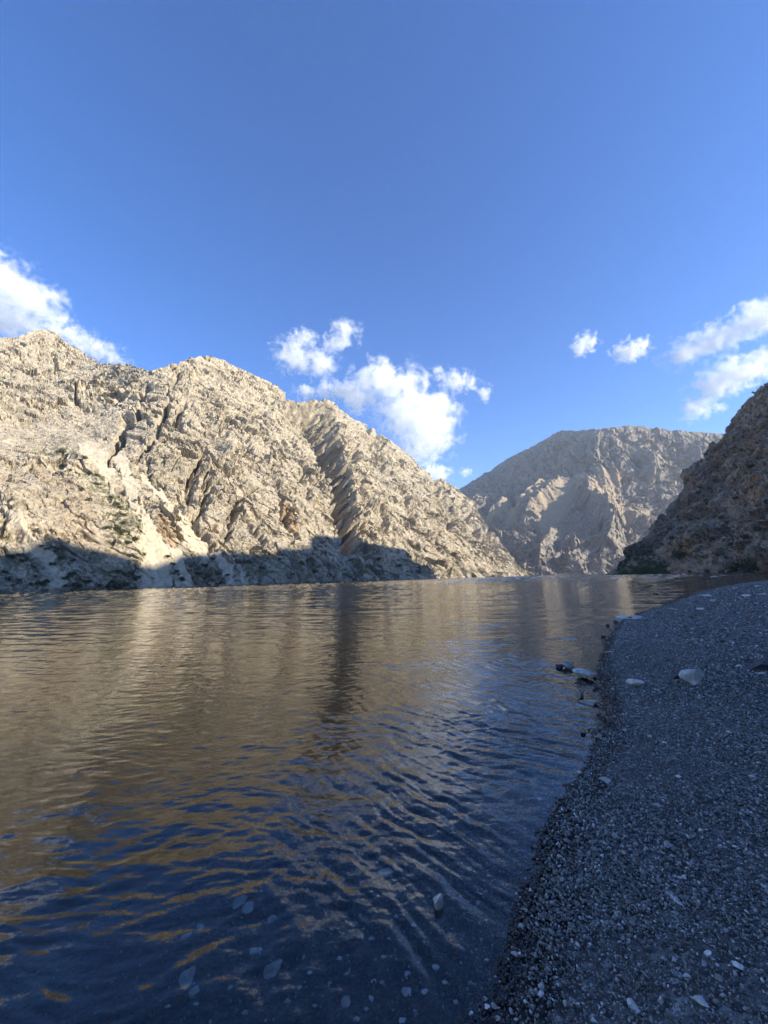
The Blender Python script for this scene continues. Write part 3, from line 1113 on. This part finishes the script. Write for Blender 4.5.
stone(648, 620, 8, 3, M_GREY, 'grey stone at the right end of the row on the point', 17, G_SHORE)
stone(617, 623, 6, 3, M_DARK, 'dark stone in the water just left of the point', 18, G_SHORE)
stone(607, 626, 5, 3, M_DARK, 'tiny dark rock in the water farther left of the point', 19, G_SHORE)
stone(604, 638, 6, 3, M_DARK, 'dark flat stone poking from the water below the point', 20, G_SHORE)
stone(609, 653, 9, 3, M_WHITE, 'narrow white stone on the edge between point and boulders', 21, G_SHORE)
stone(656, 595, 5, 2.5, M_DARK, 'lone dark rock far out in the bay', 22, G_SHORE)
stone(706, 597, 13, 3.5, M_WHITE, 'long pale flat rock in the far shallows', 23, G_SHORE)
stone(713, 601, 5, 3, M_WHITE, 'small white stone beside the long flat rock', 24, G_SHORE)
stone(702, 610, 10, 3, M_WHITE, 'white slab lying on the far gravel', 25)
stone(749, 597, 12, 3.5, M_WHITE, 'larger white slab on the far right gravel', 26)
stone(764, 596, 9, 3.5, M_PALE, 'pale slab at the far right edge of the beach', 27)
stone(757, 587, 8, 3, M_PALE, 'pale stone on the farthest bend of the shore', 28)
stone(735, 589, 5, 2.5, M_WHITE, 'white speck of stone before the farthest bend of the shore', 29)
stone(674, 610, 9, 2.5, M_PALE, 'thin pale stone on the middle bay edge', 30, G_SHORE)
stone(660, 613, 6, 2.5, M_GREY, 'small grey stone left of the thin pale one on the bay edge', 31, G_SHORE)
stone(607, 783, 14, 7, M_PALE, 'pale stone on the gravel by the bend in the near waterline', 32, yaw=10)
stone(599, 738, 8, 5, M_PALE, 'oval pale stone at the waterline below the boulders', 33, G_SHORE)
stone(602, 731, 5, 6, M_GREY, 'grey stone just above the oval pale one at the waterline', 34, G_SHORE)
stone(624, 731, 8, 3, M_WHITE, 'narrow white chip on the gravel right of the oval stone', 35)
stone(579, 774, 6, 5, M_WHITE, 'white stone wet at the waterline left of the gravel bend', 36, G_SHORE)
stone(583, 734, 5, 3, M_DARK, 'black stone in the water left of the oval pale one', 37, G_SHORE)
stone(438, 908, 13, 16, M_PALE, 'pale boulder breaking the surface of the near water', 38, yaw=80, depth=0.9, sink=0.1, cat='boulder', name='boulder')
stone(676, 902, 22, 8, M_PALE, 'long slanting grey slab on the near gravel', 39, yaw=-52, depth=0.35, flat=0.25, sub=4)
stone(702, 1008, 14, 13, M_WHITE, 'brightest jagged white stone at the bottom of the gravel', 40, depth=0.8)
stone(709, 958, 8, 8, M_WHITE, 'round white pebble above the jagged white stone', 41)
stone(738, 969, 10, 9, M_WHITE, 'white pebble right of the round one on coarse gravel', 42)
stone(718, 982, 10, 9, M_GREY, 'tan grey pebble between the white ones', 43)
stone(688, 978, 9, 6, M_PALE, 'pale pebble left of the tan one', 44)
stone(732, 988, 9, 9, M_DARK, 'rounded dark pebble below the white one on coarse gravel', 45)
stone(745, 992, 8, 8, M_GREY, 'grey square pebble at the lower right of the gravel', 46)
stone(760, 975, 10, 7, M_GREY, 'blue grey pebble near the lower right edge', 47)
stone(633, 1008, 17, 9, M_PALE, 'slanting pale shard at the bottom of the beach', 48, yaw=-45, depth=0.45)
stone(543, 993, 9, 11, M_PALE, 'tall pale stone at the bottom left of the gravel', 49)
stone(668, 1019, 8, 10, M_GREY, 'grey shard at the lower edge of the gravel', 51, yaw=40)
PEB = [(525, 912, 8, 6), (521, 929, 7, 6), (514, 956, 7, 5), (542, 945, 6, 4), (578, 947, 5, 5), (536, 994, 5, 5), (566, 1009, 5, 8),
                                  (594, 1023, 6, 5), (494, 1008, 7, 6), (613, 995, 4, 4), (605, 912, 4, 3), (590, 918, 4, 3), (620, 928, 6, 4), (531, 892, 4, 4),
                                  (560, 858, 5, 4), (687, 870, 4, 4), (680, 880, 5, 4), (700, 886, 4, 6), (766, 889, 7, 5), (628, 838, 7, 3), (678, 778, 6, 4),
                                  (752, 778, 5, 4), (730, 734, 6, 4), (645, 848, 4, 3), (700, 832, 4, 4), (736, 848, 5, 3), (661, 1003, 5, 7), (723, 998, 5, 5),
                                  (557, 979, 4, 3), (585, 990, 5, 3), (640, 967, 4, 4), (663, 900, 3, 3), (747, 914, 4, 4), (606, 845, 4, 3), (665, 744, 4, 3)]
PMARK = [(702, 1005, 'the brightest jagged stone'), (675, 900, 'the slanting grey slab'), (607, 781, 'the pale stone by the bend'), (543, 989, 'the tall pale stone'),
         (633, 1003, 'the slanting shard'), (691, 680, 'the big white boulder'), (715, 840, 'the mid beach gravel'), (525, 930, 'the near waterline')]
PLAB = by_landmark([(p[0], p[1]) for p in PEB], PMARK[:6], lambda i: 'small ' + ('white' if i % 3 else 'pale grey') + ' pebble,')
for i, (x, y, a, b_) in enumerate(PEB):
    stone(x, y, a + 0.5, b_ + 0.5, M_WHITE if i % 3 else M_PALE, PLAB[i], 60 + i, G_PEB, sub=2, cat='pebble', name='pebble')
named = [(248, 913, 15, 11, M_PALE, 'broad pale stone under the water, lower of the upper left pair', 30), (241, 906, 16, 10, M_GREY, 'greyish stone under the water, upper of the left pair', 40),
         (271, 924, 13, 8, M_PALE, 'oblong stone under the water right of the pair', -10), (187, 939, 12, 5, M_PALE, 'thin pale stone under the water far to the left', 15),
         (200, 930, 9, 11, M_GREY, 'upright grey stone under the water above the thin one', 60), (255, 956, 13, 13, M_WHITE, 'brightest white stone under the water at lower left', 30),
         (273, 977, 27, 9, M_GREY, 'long bar shaped stone under the water', 38), (186, 985, 22, 14, M_GREY, 'largest blurred stone under the water at lower left', 45),
         (194, 996, 11, 9, M_PALE, 'rounded stone under the water below the largest one', 20), (386, 878, 17, 9, M_PALE, 'wide stone under the ripples left of the emerging boulder', -30),
         (407, 996, 11, 10, M_WHITE, 'triangular white stone under the water near the bottom', 0), (347, 1006, 12, 13, M_PALE, 'round brownish pale stone under the water near the bottom', 0),
         (371, 1001, 7, 11, M_WHITE, 'upright white stone under the water between round and triangular ones', 80), (354, 927, 8, 9, M_PALE, 'pale stone under the dark water alone in mid shallows', 30)]
for i, (x, y, a, b_, mt, lb, yw) in enumerate(named):
    stone(x, y, a, b_, mt, lb, 120 + i, G_SUB, yaw=yw, flat=0.5, depth=min(1.0, b_ / a + 0.3), sub=4)
SUBP = [(196, 1006, 6), (315, 1008, 6), (245, 1015, 7), (374, 983, 6), (382, 985, 6), (424, 945, 6), (436, 970, 8), (407, 977, 8), (384, 960, 7),
                               (425, 994, 8), (397, 918, 6), (356, 1022, 8), (402, 1023, 9), (416, 1014, 6), (480, 906, 8), (445, 984, 6), (366, 1011, 6), (470, 985, 6),
                               (310, 975, 6), (299, 990, 6), (286, 1003, 5), (371, 940, 5), (389, 941, 5), (451, 935, 5), (420, 960, 4), (480, 925, 5), (461, 950, 5), (487, 962, 6),
                               (230, 990, 6), (168, 1008, 6), (340, 960, 5), (330, 985, 5), (455, 1004, 6), (472, 1016, 7), (260, 1000, 5), (348, 975, 5), (487, 1010, 7), (498, 1020, 6),
                               (485, 1000, 5), (520, 955, 5), (505, 935, 5), (455, 900, 6), (470, 870, 6), (500, 850, 5), (520, 875, 5), (540, 800, 6), (525, 830, 5)]
SMARK = [(438, 900, 'the emerging boulder'), (407, 992, 'the triangular white stone'), (347, 1000, 'the round brownish stone'), (273, 972, 'the long bar shaped stone'),
         (194, 992, 'the rounded lower left stone'), (354, 923, 'the lone pale stone')]
SLAB = by_landmark([(p[0], p[1]) for p in SUBP], SMARK, lambda i: ('white' if i % 3 == 0 else 'pale') + ' pebble under water,')
for i, (x, y, a) in enumerate(SUBP):
    stone(x, y, a, a * 0.8, M_WHITE if i % 3 == 0 else M_PALE, SLAB[i], 150 + i, G_SUB, sub=2, flat=0.6, cat='pebble', name='pebble')


def scatter(name, pts, size, sub, mat, seed, flat=(0.3, 0.8), attrs=True):
    """loose gravel: nobody could count it, one mesh"""
    g = np.random.default_rng(seed)
    nV = 14
    variants = []
    for k in range(nV):
        V, F = rock_shape(1000 + seed + k, sub, 7, (0.45, 0.85), 0)
        variants.append(V)
    F = ICO[sub][1]
    VV = np.array(variants)
    n = len(pts)
    idx = g.integers(0, nV, n)
    V = VV[idx]                                           # n, v, 3
    s = size[:, None] * np.stack([g.uniform(0.85, 1.25, n), g.uniform(0.5, 0.9, n), g.uniform(*flat, n)], -1) * 0.5
    V = V * s[:, None, :]
    # gentle tilt then yaw
    a = g.normal(0, 0.5, n)
    b = g.normal(0, 0.5, n)
    c = g.uniform(0, 6.283, n)
    x, y, z = V[..., 0], V[..., 1], V[..., 2]
    y, z = y * np.cos(a)[:, None] - z * np.sin(a)[:, None], y * np.sin(a)[:, None] + z * np.cos(a)[:, None]
    x, z = x * np.cos(b)[:, None] + z * np.sin(b)[:, None], -x * np.sin(b)[:, None] + z * np.cos(b)[:, None]
    x, y = x * np.cos(c)[:, None] - y * np.sin(c)[:, None], x * np.sin(c)[:, None] + y * np.cos(c)[:, None]
    V = np.stack([x, y, z], -1) + pts[:, None, :]
    nv = V.shape[1]
    FF = (F[None] + (np.arange(n) * nv)[:, None, None]).reshape(-1, 3)
    return V.reshape(-1, 3), FF


def gravel():
    g = np.random.default_rng(99)
    Vs, Fs, off = [], [], 0
    # (range from, to, pebbles per m2, size low, high)
    for r0, r1, dens, s0, s1, sub in ((0.9, 3.4, 6500, 0.012, 0.030, 1), (3.4, 6.5, 3000, 0.016, 0.036, 1), (6.5, 13, 900, 0.022, 0.05, 1), (13, 30, 130, 0.035, 0.085, 1), (30, 62, 22, 0.06, 0.13, 1)):
        for zone in (0, 1):
            b0, b1 = (R(-50), R(48))
            area = 0.5 * (b1 - b0) * (r1 * r1 - r0 * r0)
            n = int(area * dens)
            rr = np.sqrt(g.uniform(r0 * r0, r1 * r1, n))
            bb = g.uniform(b0, b1, n)
            x, y = rr * np.sin(bb), rr * np.cos(bb)
            sd = shore_dist(x, y)
            if zone == 0:
                k = sd > -0.35
            else:
                k = (sd <= -0.35) & (sd > -4.5) & (g.random(n) < 0.5 * np.exp((sd + 0.35) / 1.6))
            x, y, sd = x[k], y[k], sd[k]
            coarse = smooth(-0.3, 0.4, perlin(np.stack([x * 0.8, y * 0.8, 0 * x], -1), 505))
            # coarser towards the right of the beach and along the water's edge
            right = smooth(1.0, 2.2, sd)
            edge = smooth(0.25, 0.0, np.abs(sd))
            s = g.uniform(s0, s1, len(x)) * (0.62 + 0.3 * coarse + 0.40 * right) * np.where(g.random(len(x)) < 0.035, 1.9, 1.0)
            keep = g.random(len(x)) < np.clip(1.25 - 0.5 * right, 0, 1)
            x, y, s = x[keep], y[keep], s[keep]
            z = ground_z(x, y) + s * 0.12 + g.uniform(0, 0.004, len(x))
            V, F = scatter('g', np.stack([x, y, z], -1), s, sub, None, 5 + int(r0 * 10) + zone)
            Vs.append(V)
            Fs.append(F + off)
            off += len(V)
    V, F = np.vstack(Vs), np.vstack(Fs)
    print('gravel pebbles tris', len(F))
    m, t = new_mat('loose slate gravel')
    ge = N(t, 'ShaderNodeNewGeometry')
    rnd = ge.outputs['Random Per Island']
    geo = ge.outputs['Position']
    c = ramp(t, rnd, [(0.0, (0.06, 0.056, 0.051)), (0.40, (0.165, 0.153, 0.136)), (0.75, (0.285, 0.267, 0.238)), (0.90, (0.41, 0.39, 0.355)),
                      (0.94, (0.19, 0.155, 0.12)), (0.955, (0.46, 0.45, 0.42)), (0.99, (0.68, 0.66, 0.63))])
    z = gravel_nodes(t, geo)
    fn = noise_tex(t, geo, 60, 4, 0.6)
    pat = noise_tex(t, geo, 1.5, 3, 0.6)
    c = mixc(t, math_n(t, 'MULTIPLY', fn, 0.5), c, mixc(t, 1.0, c, (0.5, 0.5, 0.5, 1), 'MULTIPLY'))
    wet = ramp(t, math_n(t, 'ADD', z, math_n(t, 'MULTIPLY', pat, 0.05)), [(0.0, 1.0), (0.036, 1.0), (0.048, 0.0)])
    dk = math_n(t, 'MULTIPLY', wet, ramp(t, rnd, [(0.0, 1.0), (0.94, 1.0), (0.96, 0.25)]))
    c = mixc(t, dk, c, mixc(t, 1.0, c, (0.17, 0.155, 0.135, 1), 'MULTIPLY'))
    rg = ramp(t, wet, [(0.0, 0.72), (1.0, 0.30)])
    finish(t, c, rg, fn, 0.003, 0.6, 0.45)
    me = np_mesh('gravel', V, F, False)
    o = link(me, 'gravel', m)
    tag(o, 'loose dark slate gravel covering the beach', 'gravel', kind='stuff')


gravel()


# ------------------------------------------------------------------ VEGETATION
def foliage_mat(name, c1, c2):
    m, t = new_mat(name)
    ge = N(t, 'ShaderNodeNewGeometry')
    c = mixc(t, ge.outputs['Random Per Island'], c1, c2)
    b = finish(t, c, 0.7, None, spec=0.2)
    return m


M_LEAF = foliage_mat('willow leaves', (0.055, 0.085, 0.024), (0.12, 0.16, 0.05))
M_LEAFD = foliage_mat('dark juniper leaves', (0.040, 0.048, 0.020), (0.085, 0.092, 0.042))
M_BARK = stone_mat('bark', (0.12, 0.09, 0.06), (0.07, 0.05, 0.035), wetline=False)


def leaf_mesh(name, lobes, n, ls, seed):
    g = np.random.default_rng(seed)
    L = np.array(lobes, float)
    wgt = L[:, 3] ** 2
    k = g.choice(len(L), n, p=wgt / wgt.sum())
    d = g.normal(size=(n, 3))
    d /= np.linalg.norm(d, axis=1)[:, None]
    rad = L[k, 3] * g.uniform(0.45, 1.08, n) ** 0.6
    c = L[k, :3] + d * rad[:, None] * np.array([1, 1, 0.8])
    c[:, 2] = np.abs(c[:, 2])
    u = g.normal(size=(n, 3))
    u /= np.linalg.norm(u, axis=1)[:, None]
    v = np.cross(u, g.normal(size=(n, 3)))
    v /= np.linalg.norm(v, axis=1)[:, None]
    s = ls * g.uniform(0.6, 1.3, n)[:, None]
    V = np.stack([c - u * s, c + v * s * 0.5, c + u * s, c - v * s * 0.5], 1).reshape(-1, 3)
    F = np.arange(4 * n).reshape(n, 4)
    return np_mesh(name, V, F, False)


def tube_mesh(name, paths):
    """paths: list of [(x,y,z,r),...]"""
    V, F = [], []
    for p in paths:
        p = np.array(p, float)
        base = len(V)
        for q in p:
            for a in range(7):
                V.append((q[0] + q[3] * math.cos(a * 0.8976), q[1] + q[3] * math.sin(a * 0.8976), q[2]))
        for i in range(len(p) - 1):
            for a in range(7):
                b_ = (a + 1) % 7
                F.append((base + i * 7 + a, base + i * 7 + b_, base + (i + 1) * 7 + b_, base + (i + 1) * 7 + a))
    return np_mesh(name, np.array(V), np.array(F), True)


def make_tree(seed, h, spread, leafmat, label, group, cat='tree'):
    g = np.random.default_rng(seed)
    root = bpy.data.objects.new(cat, None)
    S.collection.objects.link(root)
    lobes, paths = [], [[(0, 0, -0.8, h * 0.035), (0.05 * h, 0, 0.25 * h, h * 0.025), (0.02 * h, 0.03 * h, 0.6 * h, h * 0.012)]]
    for i in range(11):
        a = g.uniform(0, 6.28)
        rd = g.uniform(0.15, 0.42) * spread
        zz = g.uniform(0.30, 0.80) * h
        lobes.append((rd * math.cos(a), rd * math.sin(a), zz, g.uniform(0.16, 0.27) * spread))
        paths.append([(0, 0, zz * 0.4, h * 0.014), (rd * 0.6 * math.cos(a), rd * 0.6 * math.sin(a), zz * 0.8, h * 0.008), (rd * math.cos(a), rd * math.sin(a), zz, h * 0.004)])
    link(tube_mesh('trunk', paths), 'trunk', M_BARK, root)
    link(leaf_mesh('crown', lobes, 1500, h * 0.035, seed), 'crown', leafmat, root)
    tag(root, label, cat, group)
    return root


def copy_tree(o):
    c = o.copy()
    S.collection.objects.link(c)
    for ch in list(o.children):
        k = ch.copy()
        S.collection.objects.link(k)
        k.parent = c
    return c


def surf_at(G, px, py):
    q = G[5:-2].reshape(-1, 3)
    a, b, z = project(q)
    d = (a - px) ** 2 + (b - py) ** 2 + np.where(z < 0, 1e9, 0)
    near = np.where(d < 3.5)[0]
    if len(near) == 0:
        return q[np.argmin(d)]
    return q[near[np.argmin(z[near])]]


def put(o, P, s, rz, sink=0.3):
    o.location = (P[0], P[1], P[2] - sink * s)
    o.scale = (s, s, s)
    o.rotation_euler = (0, 0, rz)


gv = random.Random(3)
# grove at the tip of the right spur
tp = [make_tree(300 + i, 1.0, 1.15, M_LEAF, 'x', None) for i in range(3)]
G_GROVE = 'green willows at the foot of the right mountain'
first = [True] * 3
grove = [(613, 575, 5), (618, 574, 6), (623, 574.5, 8), (628, 574, 9), (633, 574.5, 9), (638, 574, 11), (643, 574.5, 10), (648, 574, 11), (653, 574.5, 11),
         (658, 574, 10), (663, 574.5, 9), (668, 575, 7), (630, 567, 6), (640, 564, 7), (650, 565, 8), (657, 566, 7), (636, 558, 5), (622, 567, 5)]
for i, (x, y, hp) in enumerate(grove):
    P = surf_at(RIGHT, x, y)
    k = i % 3
    o = tp[k] if first[k] else copy_tree(tp[k])
    first[k] = False
    dist = np.linalg.norm(P - CO)
    put(o, P, hp / FPX * dist * 0.95, gv.random() * 6)
    row, n_ = ('front', i) if i < 12 else ('back', sorted(range(12, 18), key=lambda j: grove[j][0]).index(i))
    tag(o, 'bushy green willow, ' + ORDL[n_] + ' from the left in the ' + row + ' row of the grove', 'tree', G_GROVE)
dk = [make_tree(320 + i, 1.0, 1.1, M_LEAFD, 'x', None) for i in range(2)]
for i, (x, y, hp, lb) in enumerate([(679, 557, 11, 'dark round tree above the pale trail left of the ochre rock face'), (746, 572, 20, 'tallest dark tree on the right shore left of its twin'),
                                    (757, 572, 17, 'dark tree right behind the tallest one on the right shore'), (735, 573, 9, 'small dark tree left of the tallest one on the right shore'),
                                    (706, 574, 6, 'low dark bush at the foot of the ochre rock face'), (721, 574, 6, 'low dark bush between the ochre face and the tallest tree')]):
    P = surf_at(RIGHT, x, y)
    o = dk[i % 2] if i < 2 else copy_tree(dk[i % 2])
    put(o, P, hp / FPX * np.linalg.norm(P - CO), gv.random() * 6)
    tag(o, lb, 'tree', 'dark trees on the right shore')

# shrubs dotted over the slopes
sh = []
for i in range(3):
    lob = [(gv.uniform(-.35, .35), gv.uniform(-.35, .35), gv.uniform(.25, .75), gv.uniform(.25, .4)) for _ in range(7)]
    sh.append(link(leaf_mesh('shrub', lob, 260, 0.10, 340 + i), 'shrub', M_LEAFD))
used = [False] * 3


def shrub(G, x, y, size_px, label, group):
    k = gv.randrange(3)
    o = sh[k] if not used[k] else sh[k].copy()
    if used[k]:
        S.collection.objects.link(o)
    used[k] = True
    P = surf_at(G, x, y)
    put(o, P, size_px / FPX * np.linalg.norm(P - CO), gv.random() * 6, 0.1)
    tag(o, label, 'shrub', group)


LS = [(42, 547, 3), (47, 549, 3), (55, 550, 3), (10, 557, 4), (19, 556, 4), (24, 562, 4), (6, 573, 4), (9, 580, 5), (20, 583, 4), (32, 585, 4), (41, 586, 6), (48, 583, 4),
      (37, 577, 3), (66, 579, 5), (72, 576, 5), (74, 588, 6), (80, 587, 5), (66, 588, 4), (53, 565, 4), (62, 560, 5), (75, 562, 4), (118, 505, 4), (121, 508, 4), (122, 515, 4),
      (125, 523, 4), (118, 530, 6), (122, 533, 5), (108, 528, 5), (130, 543, 5), (137, 541, 5), (146, 555, 4), (111, 498, 4), (98, 484, 4), (99, 476, 4), (63, 453, 5),
      (83, 490, 4), (2, 538, 4), (132, 575, 5), (138, 580, 5), (126, 585, 5), (100, 588, 5), (110, 588, 5), (118, 588, 6), (88, 583, 5), (170, 557, 4), (174, 565, 4), (178, 573, 4),
      (183, 580, 5), (200, 575, 5), (206, 566, 5), (214, 560, 4), (228, 575, 4), (222, 583, 4), (250, 562, 4), (262, 570, 5), (90, 500, 4), (140, 520, 3), (135, 500, 3), (150, 480, 3),
      (160, 490, 3), (70, 470, 3), (85, 458, 4), (280, 560, 4), (300, 565, 5), (292, 575, 4), (315, 572, 5), (380, 560, 5), (400, 566, 5), (420, 572, 5)]
LMARK = [(2, 590, 'the left end of the shore'), (70, 588, 'the shore left of the chute'), (157, 586, 'the scree chute foot'), (122, 530, 'the mid scree chute'),
         (120, 460, 'the scree chute top'), (204, 560, 'the short second chute'), (262, 588, 'the shaded middle shore'), (348, 560, 'the foot of the dark cleft'),
         (440, 575, 'the right end of the shadow'), (40, 548, 'the bump of the shadow edge')]
LLAB = by_landmark([(p[0], p[1]) for p in LS], LMARK, lambda i: 'dark green shrub,')
for (x, y, s), lb in zip(LS, LLAB):
    shrub(LEFT, x, y, s, lb, 'shrubs in the shaded foot of the left mountain' if y > 551 else 'shrubs on the sunlit left slope')
RS = [(650, 552, 4), (645, 547, 3), (660, 545, 3), (672, 538, 4), (690, 520, 3), (705, 505, 4), (720, 520, 4), (735, 500, 4), (715, 480, 3), (700, 490, 3), (745, 540, 5),
      (730, 545, 4), (725, 560, 4), (760, 530, 5), (750, 470, 4), (740, 450, 3), (680, 530, 3), (668, 530, 3), (712, 540, 4), (765, 560, 6), (690, 574, 4), (730, 574, 4)]
RMARK = [(640, 570, 'the green willow grove'), (695, 550, 'the ochre rock face'), (746, 565, 'the tallest dark tree'), (690, 478, 'the notch in the skyline'), (760, 490, 'the rusty patch')]
RLAB = by_landmark([(p[0], p[1]) for p in RS], RMARK, lambda i: 'dark shrub on brown rock,')
for (x, y, s), lb in zip(RS, RLAB):
    shrub(RIGHT, x, y, s, lb, 'shrubs on the right mountain')


# ------------------------------------------------------------------ CLOUDS: real vapour volumes far behind the peaks
def cloud(blobs, label, dist=6500.0, dens=1.0, thick=0.9, nscale=1.0, thr=0.30, seed=0):
    """blobs: picture-angle position and radii of the puffs; each puff gets a true size at 'dist'"""
    C_, R_ = [], []
    g = np.random.default_rng(seed)
    for x, y, rx, ry in blobs:
        d = rays(x, y)
        P = CO + d * dist
        k = dist / FPX
        off = g.uniform(-0.3, 0.3) * rx * k
        P = P + d / np.linalg.norm(d) * off
        C_.append(P)
        R_.append((rx * k, max(rx, ry) * k * thick, ry * k))
    C_, R_ = np.array(C_), np.array(R_)
    org = C_.mean(0)
    Vs, Fs, off = [], [], 0
    V0, F0 = ICO[4]
    for c, r in zip(C_, R_):
        Vs.append(V0 * r * 1.2 + c - org)
        Fs.append(F0 + off)
        off += len(V0)
    me = np_mesh('cloud', np.vstack(Vs), np.vstack(Fs), True)
    unit = float(np.median(R_[:, 2]))
    m, t = new_mat('cloud vapour')
    tc = N(t, 'ShaderNodeTexCoord').outputs['Object']
    wn = N(t, 'ShaderNodeTexNoise')
    wn.inputs['Scale'].default_value = 1.1 / unit * nscale
    wn.inputs['Detail'].default_value = 2
    t.links.new(tc, wn.inputs['Vector'])
    # warp so the puffs are not ellipsoids
    sub = N(t, 'ShaderNodeVectorMath', operation='SUBTRACT')
    t.links.new(wn.outputs['Color'], sub.inputs[0])
    sub.inputs[1].default_value = (0.5, 0.5, 0.5)
    scl = N(t, 'ShaderNodeVectorMath', operation='SCALE')
    t.links.new(sub.outputs[0], scl.inputs[0])
    scl.inputs['Scale'].default_value = unit * 1.1
    add = N(t, 'ShaderNodeVectorMath', operation='ADD')
    t.links.new(tc, add.inputs[0])
    t.links.new(scl.outputs[0], add.inputs[1])
    field = None
    for c, r in zip(C_ - org, R_):
        a = N(t, 'ShaderNodeVectorMath', operation='SUBTRACT')
        t.links.new(add.outputs[0], a.inputs[0])
        a.inputs[1].default_value = tuple(c)
        b = N(t, 'ShaderNodeVectorMath', operation='DIVIDE')
        t.links.new(a.outputs[0], b.inputs[0])
        b.inputs[1].default_value = tuple(r)
        l = N(t, 'ShaderNodeVectorMath', operation='LENGTH')
        t.links.new(b.outputs[0], l.inputs[0])
        f = math_n(t, 'SUBTRACT', 1.0, l.outputs['Value'])
        field = f if field is None else math_n(t, 'MAXIMUM', field, f)
    fn = noise_tex(t, tc, 1.7 / unit * nscale, 7, 0.66, 0.4)
    v = math_n(t, 'ADD', math_n(t, 'MULTIPLY', field, 0.85), math_n(t, 'MULTIPLY', math_n(t, 'SUBTRACT', fn, 0.5), 3.0))
    v = math_n(t, 'SUBTRACT', v, thr - 0.02)
    v = math_n(t, 'MULTIPLY', v, 1.2, True)
    v = math_n(t, 'MULTIPLY', v, dens * 3.6 / unit)
    pv = N(t, 'ShaderNodeVolumePrincipled')
    pv.inputs['Color'].default_value = (0.995, 0.995, 0.995, 1)
    pv.inputs['Anisotropy'].default_value = 0.0
    t.links.new(v, pv.inputs['Density'])
    out = N(t, 'ShaderNodeOutputMaterial')
    t.links.new(pv.outputs[0], out.inputs['Volume'])
    o = link(me, 'cloud', m)
    o.location = org
    md = o.modifiers.new('remesh', 'REMESH')
    md.mode = 'VOXEL'
    md.voxel_size = unit * 0.22
    tag(o, label, 'cloud', 'small white clouds')
    return o


CLOUDS = [
    ([(-20, 275, 34, 26), (8, 290, 26, 24), (30, 303, 26, 20), (46, 308, 20, 14), (20, 322, 26, 14), (-10, 310, 24, 18)], 'bright puffy cloud behind the left summit', 1.0),
    ([(60, 333, 22, 9), (82, 342, 20, 8), (100, 352, 18, 7), (116, 360, 14, 5)], 'thin trailing cloud just right of the left summit', 0.45),
    ([(300, 358, 24, 13), (322, 362, 16, 12), (344, 333, 15, 13), (332, 345, 12, 8)], 'cloud over the ridge, upper left of the biggest one', 0.8),
    ([(304, 338, 14, 5)], 'wisp above the upper left cloud', 0.5),
    ([(375, 378, 22, 14), (398, 388, 30, 18), (410, 412, 34, 24), (428, 428, 28, 24), (418, 448, 24, 14), (442, 404, 16, 14), (360, 395, 18, 10)], 'biggest white cloud above the pale ridge', 1.0),
    ([(350, 392, 20, 8), (330, 390, 16, 7), (308, 392, 14, 5), (356, 405, 12, 9)], 'ragged low cloud peeking over the dark cleft ridge', 0.7),
    ([(457, 381, 16, 8), (470, 384, 9, 6), (483, 393, 8, 8), (440, 374, 9, 7)], 'small broken cloud right of the biggest one', 0.6),
    ([(436, 474, 14, 8), (428, 470, 9, 7)], 'little cloud low behind the ridge below the biggest one', 0.9),
    ([(466, 472, 6, 4)], 'tiny faint cloud left of the far mountain', 0.5),
    ([(585, 343, 12, 9), (580, 348, 8, 6)], 'small round cloud, leftmost above the far mountain', 0.8),
    ([(624, 352, 12, 8), (634, 350, 13, 9), (642, 344, 8, 7)], 'small winged cloud second from the left above the far mountain', 0.9),
    ([(680, 356, 17, 9), (700, 346, 22, 12), (722, 336, 22, 12), (744, 326, 22, 11), (768, 318, 22, 12), (752, 308, 16, 7), (785, 308, 20, 12)], 'long slanting cloud rising to the right edge', 0.85),
    ([(694, 409, 12, 11), (706, 405, 12, 11), (716, 385, 20, 12), (735, 374, 24, 14), (752, 370, 16, 12), (765, 356, 16, 10), (785, 350, 16, 10)], 'lumpy cloud below the slanting one, above the dark spur', 0.95),
]
for i, (bl, lb, dn) in enumerate(CLOUDS):
    bl = [(x, y, a * 1.38, b_ * 1.45) for x, y, a, b_ in bl]
    cloud(bl, lb, dist=6500 + 90 * i, dens=dn, seed=i)


# ------------------------------------------------------------------ AIR
def haze():
    V = np.array([(x, y, z) for x in (-1, 1) for y in (-1, 1) for z in (0, 1)], float)
    lo, hi = np.array([-5300.0, -5300.0, -61.5]), np.array([5300.0, 5300.0, TOPZ])
    V = np.where(V > 0, hi, lo)
    F = np.array([(0, 1, 3, 2), (4, 6, 7, 5), (0, 4, 5, 1), (2, 3, 7, 6), (0, 2, 6, 4), (1, 5, 7, 3)])
    m, t = new_mat('mountain air')
    pv = N(t, 'ShaderNodeVolumePrincipled')
    pv.inputs['Color'].default_value = (0.86, 0.92, 1.0, 1)
    pv.inputs['Density'].default_value = HAZE
    pv.inputs['Anisotropy'].default_value = 0.2
    out = N(t, 'ShaderNodeOutputMaterial')
    t.links.new(pv.outputs[0], out.inputs['Volume'])
    o = link(np_mesh('haze', V, F), 'haze', m)
    tag(o, 'thin pale haze in the valley air', 'haze', kind='stuff')


HAZE = 0.00008
TOPZ = max(float(G[..., 2].max()) for G in (LEFT, RIGHT, FAR)) + 60
print('top', TOPZ, 'far reach', FAR[..., 1].max(), np.abs(LEFT[..., 0]).max())
haze()
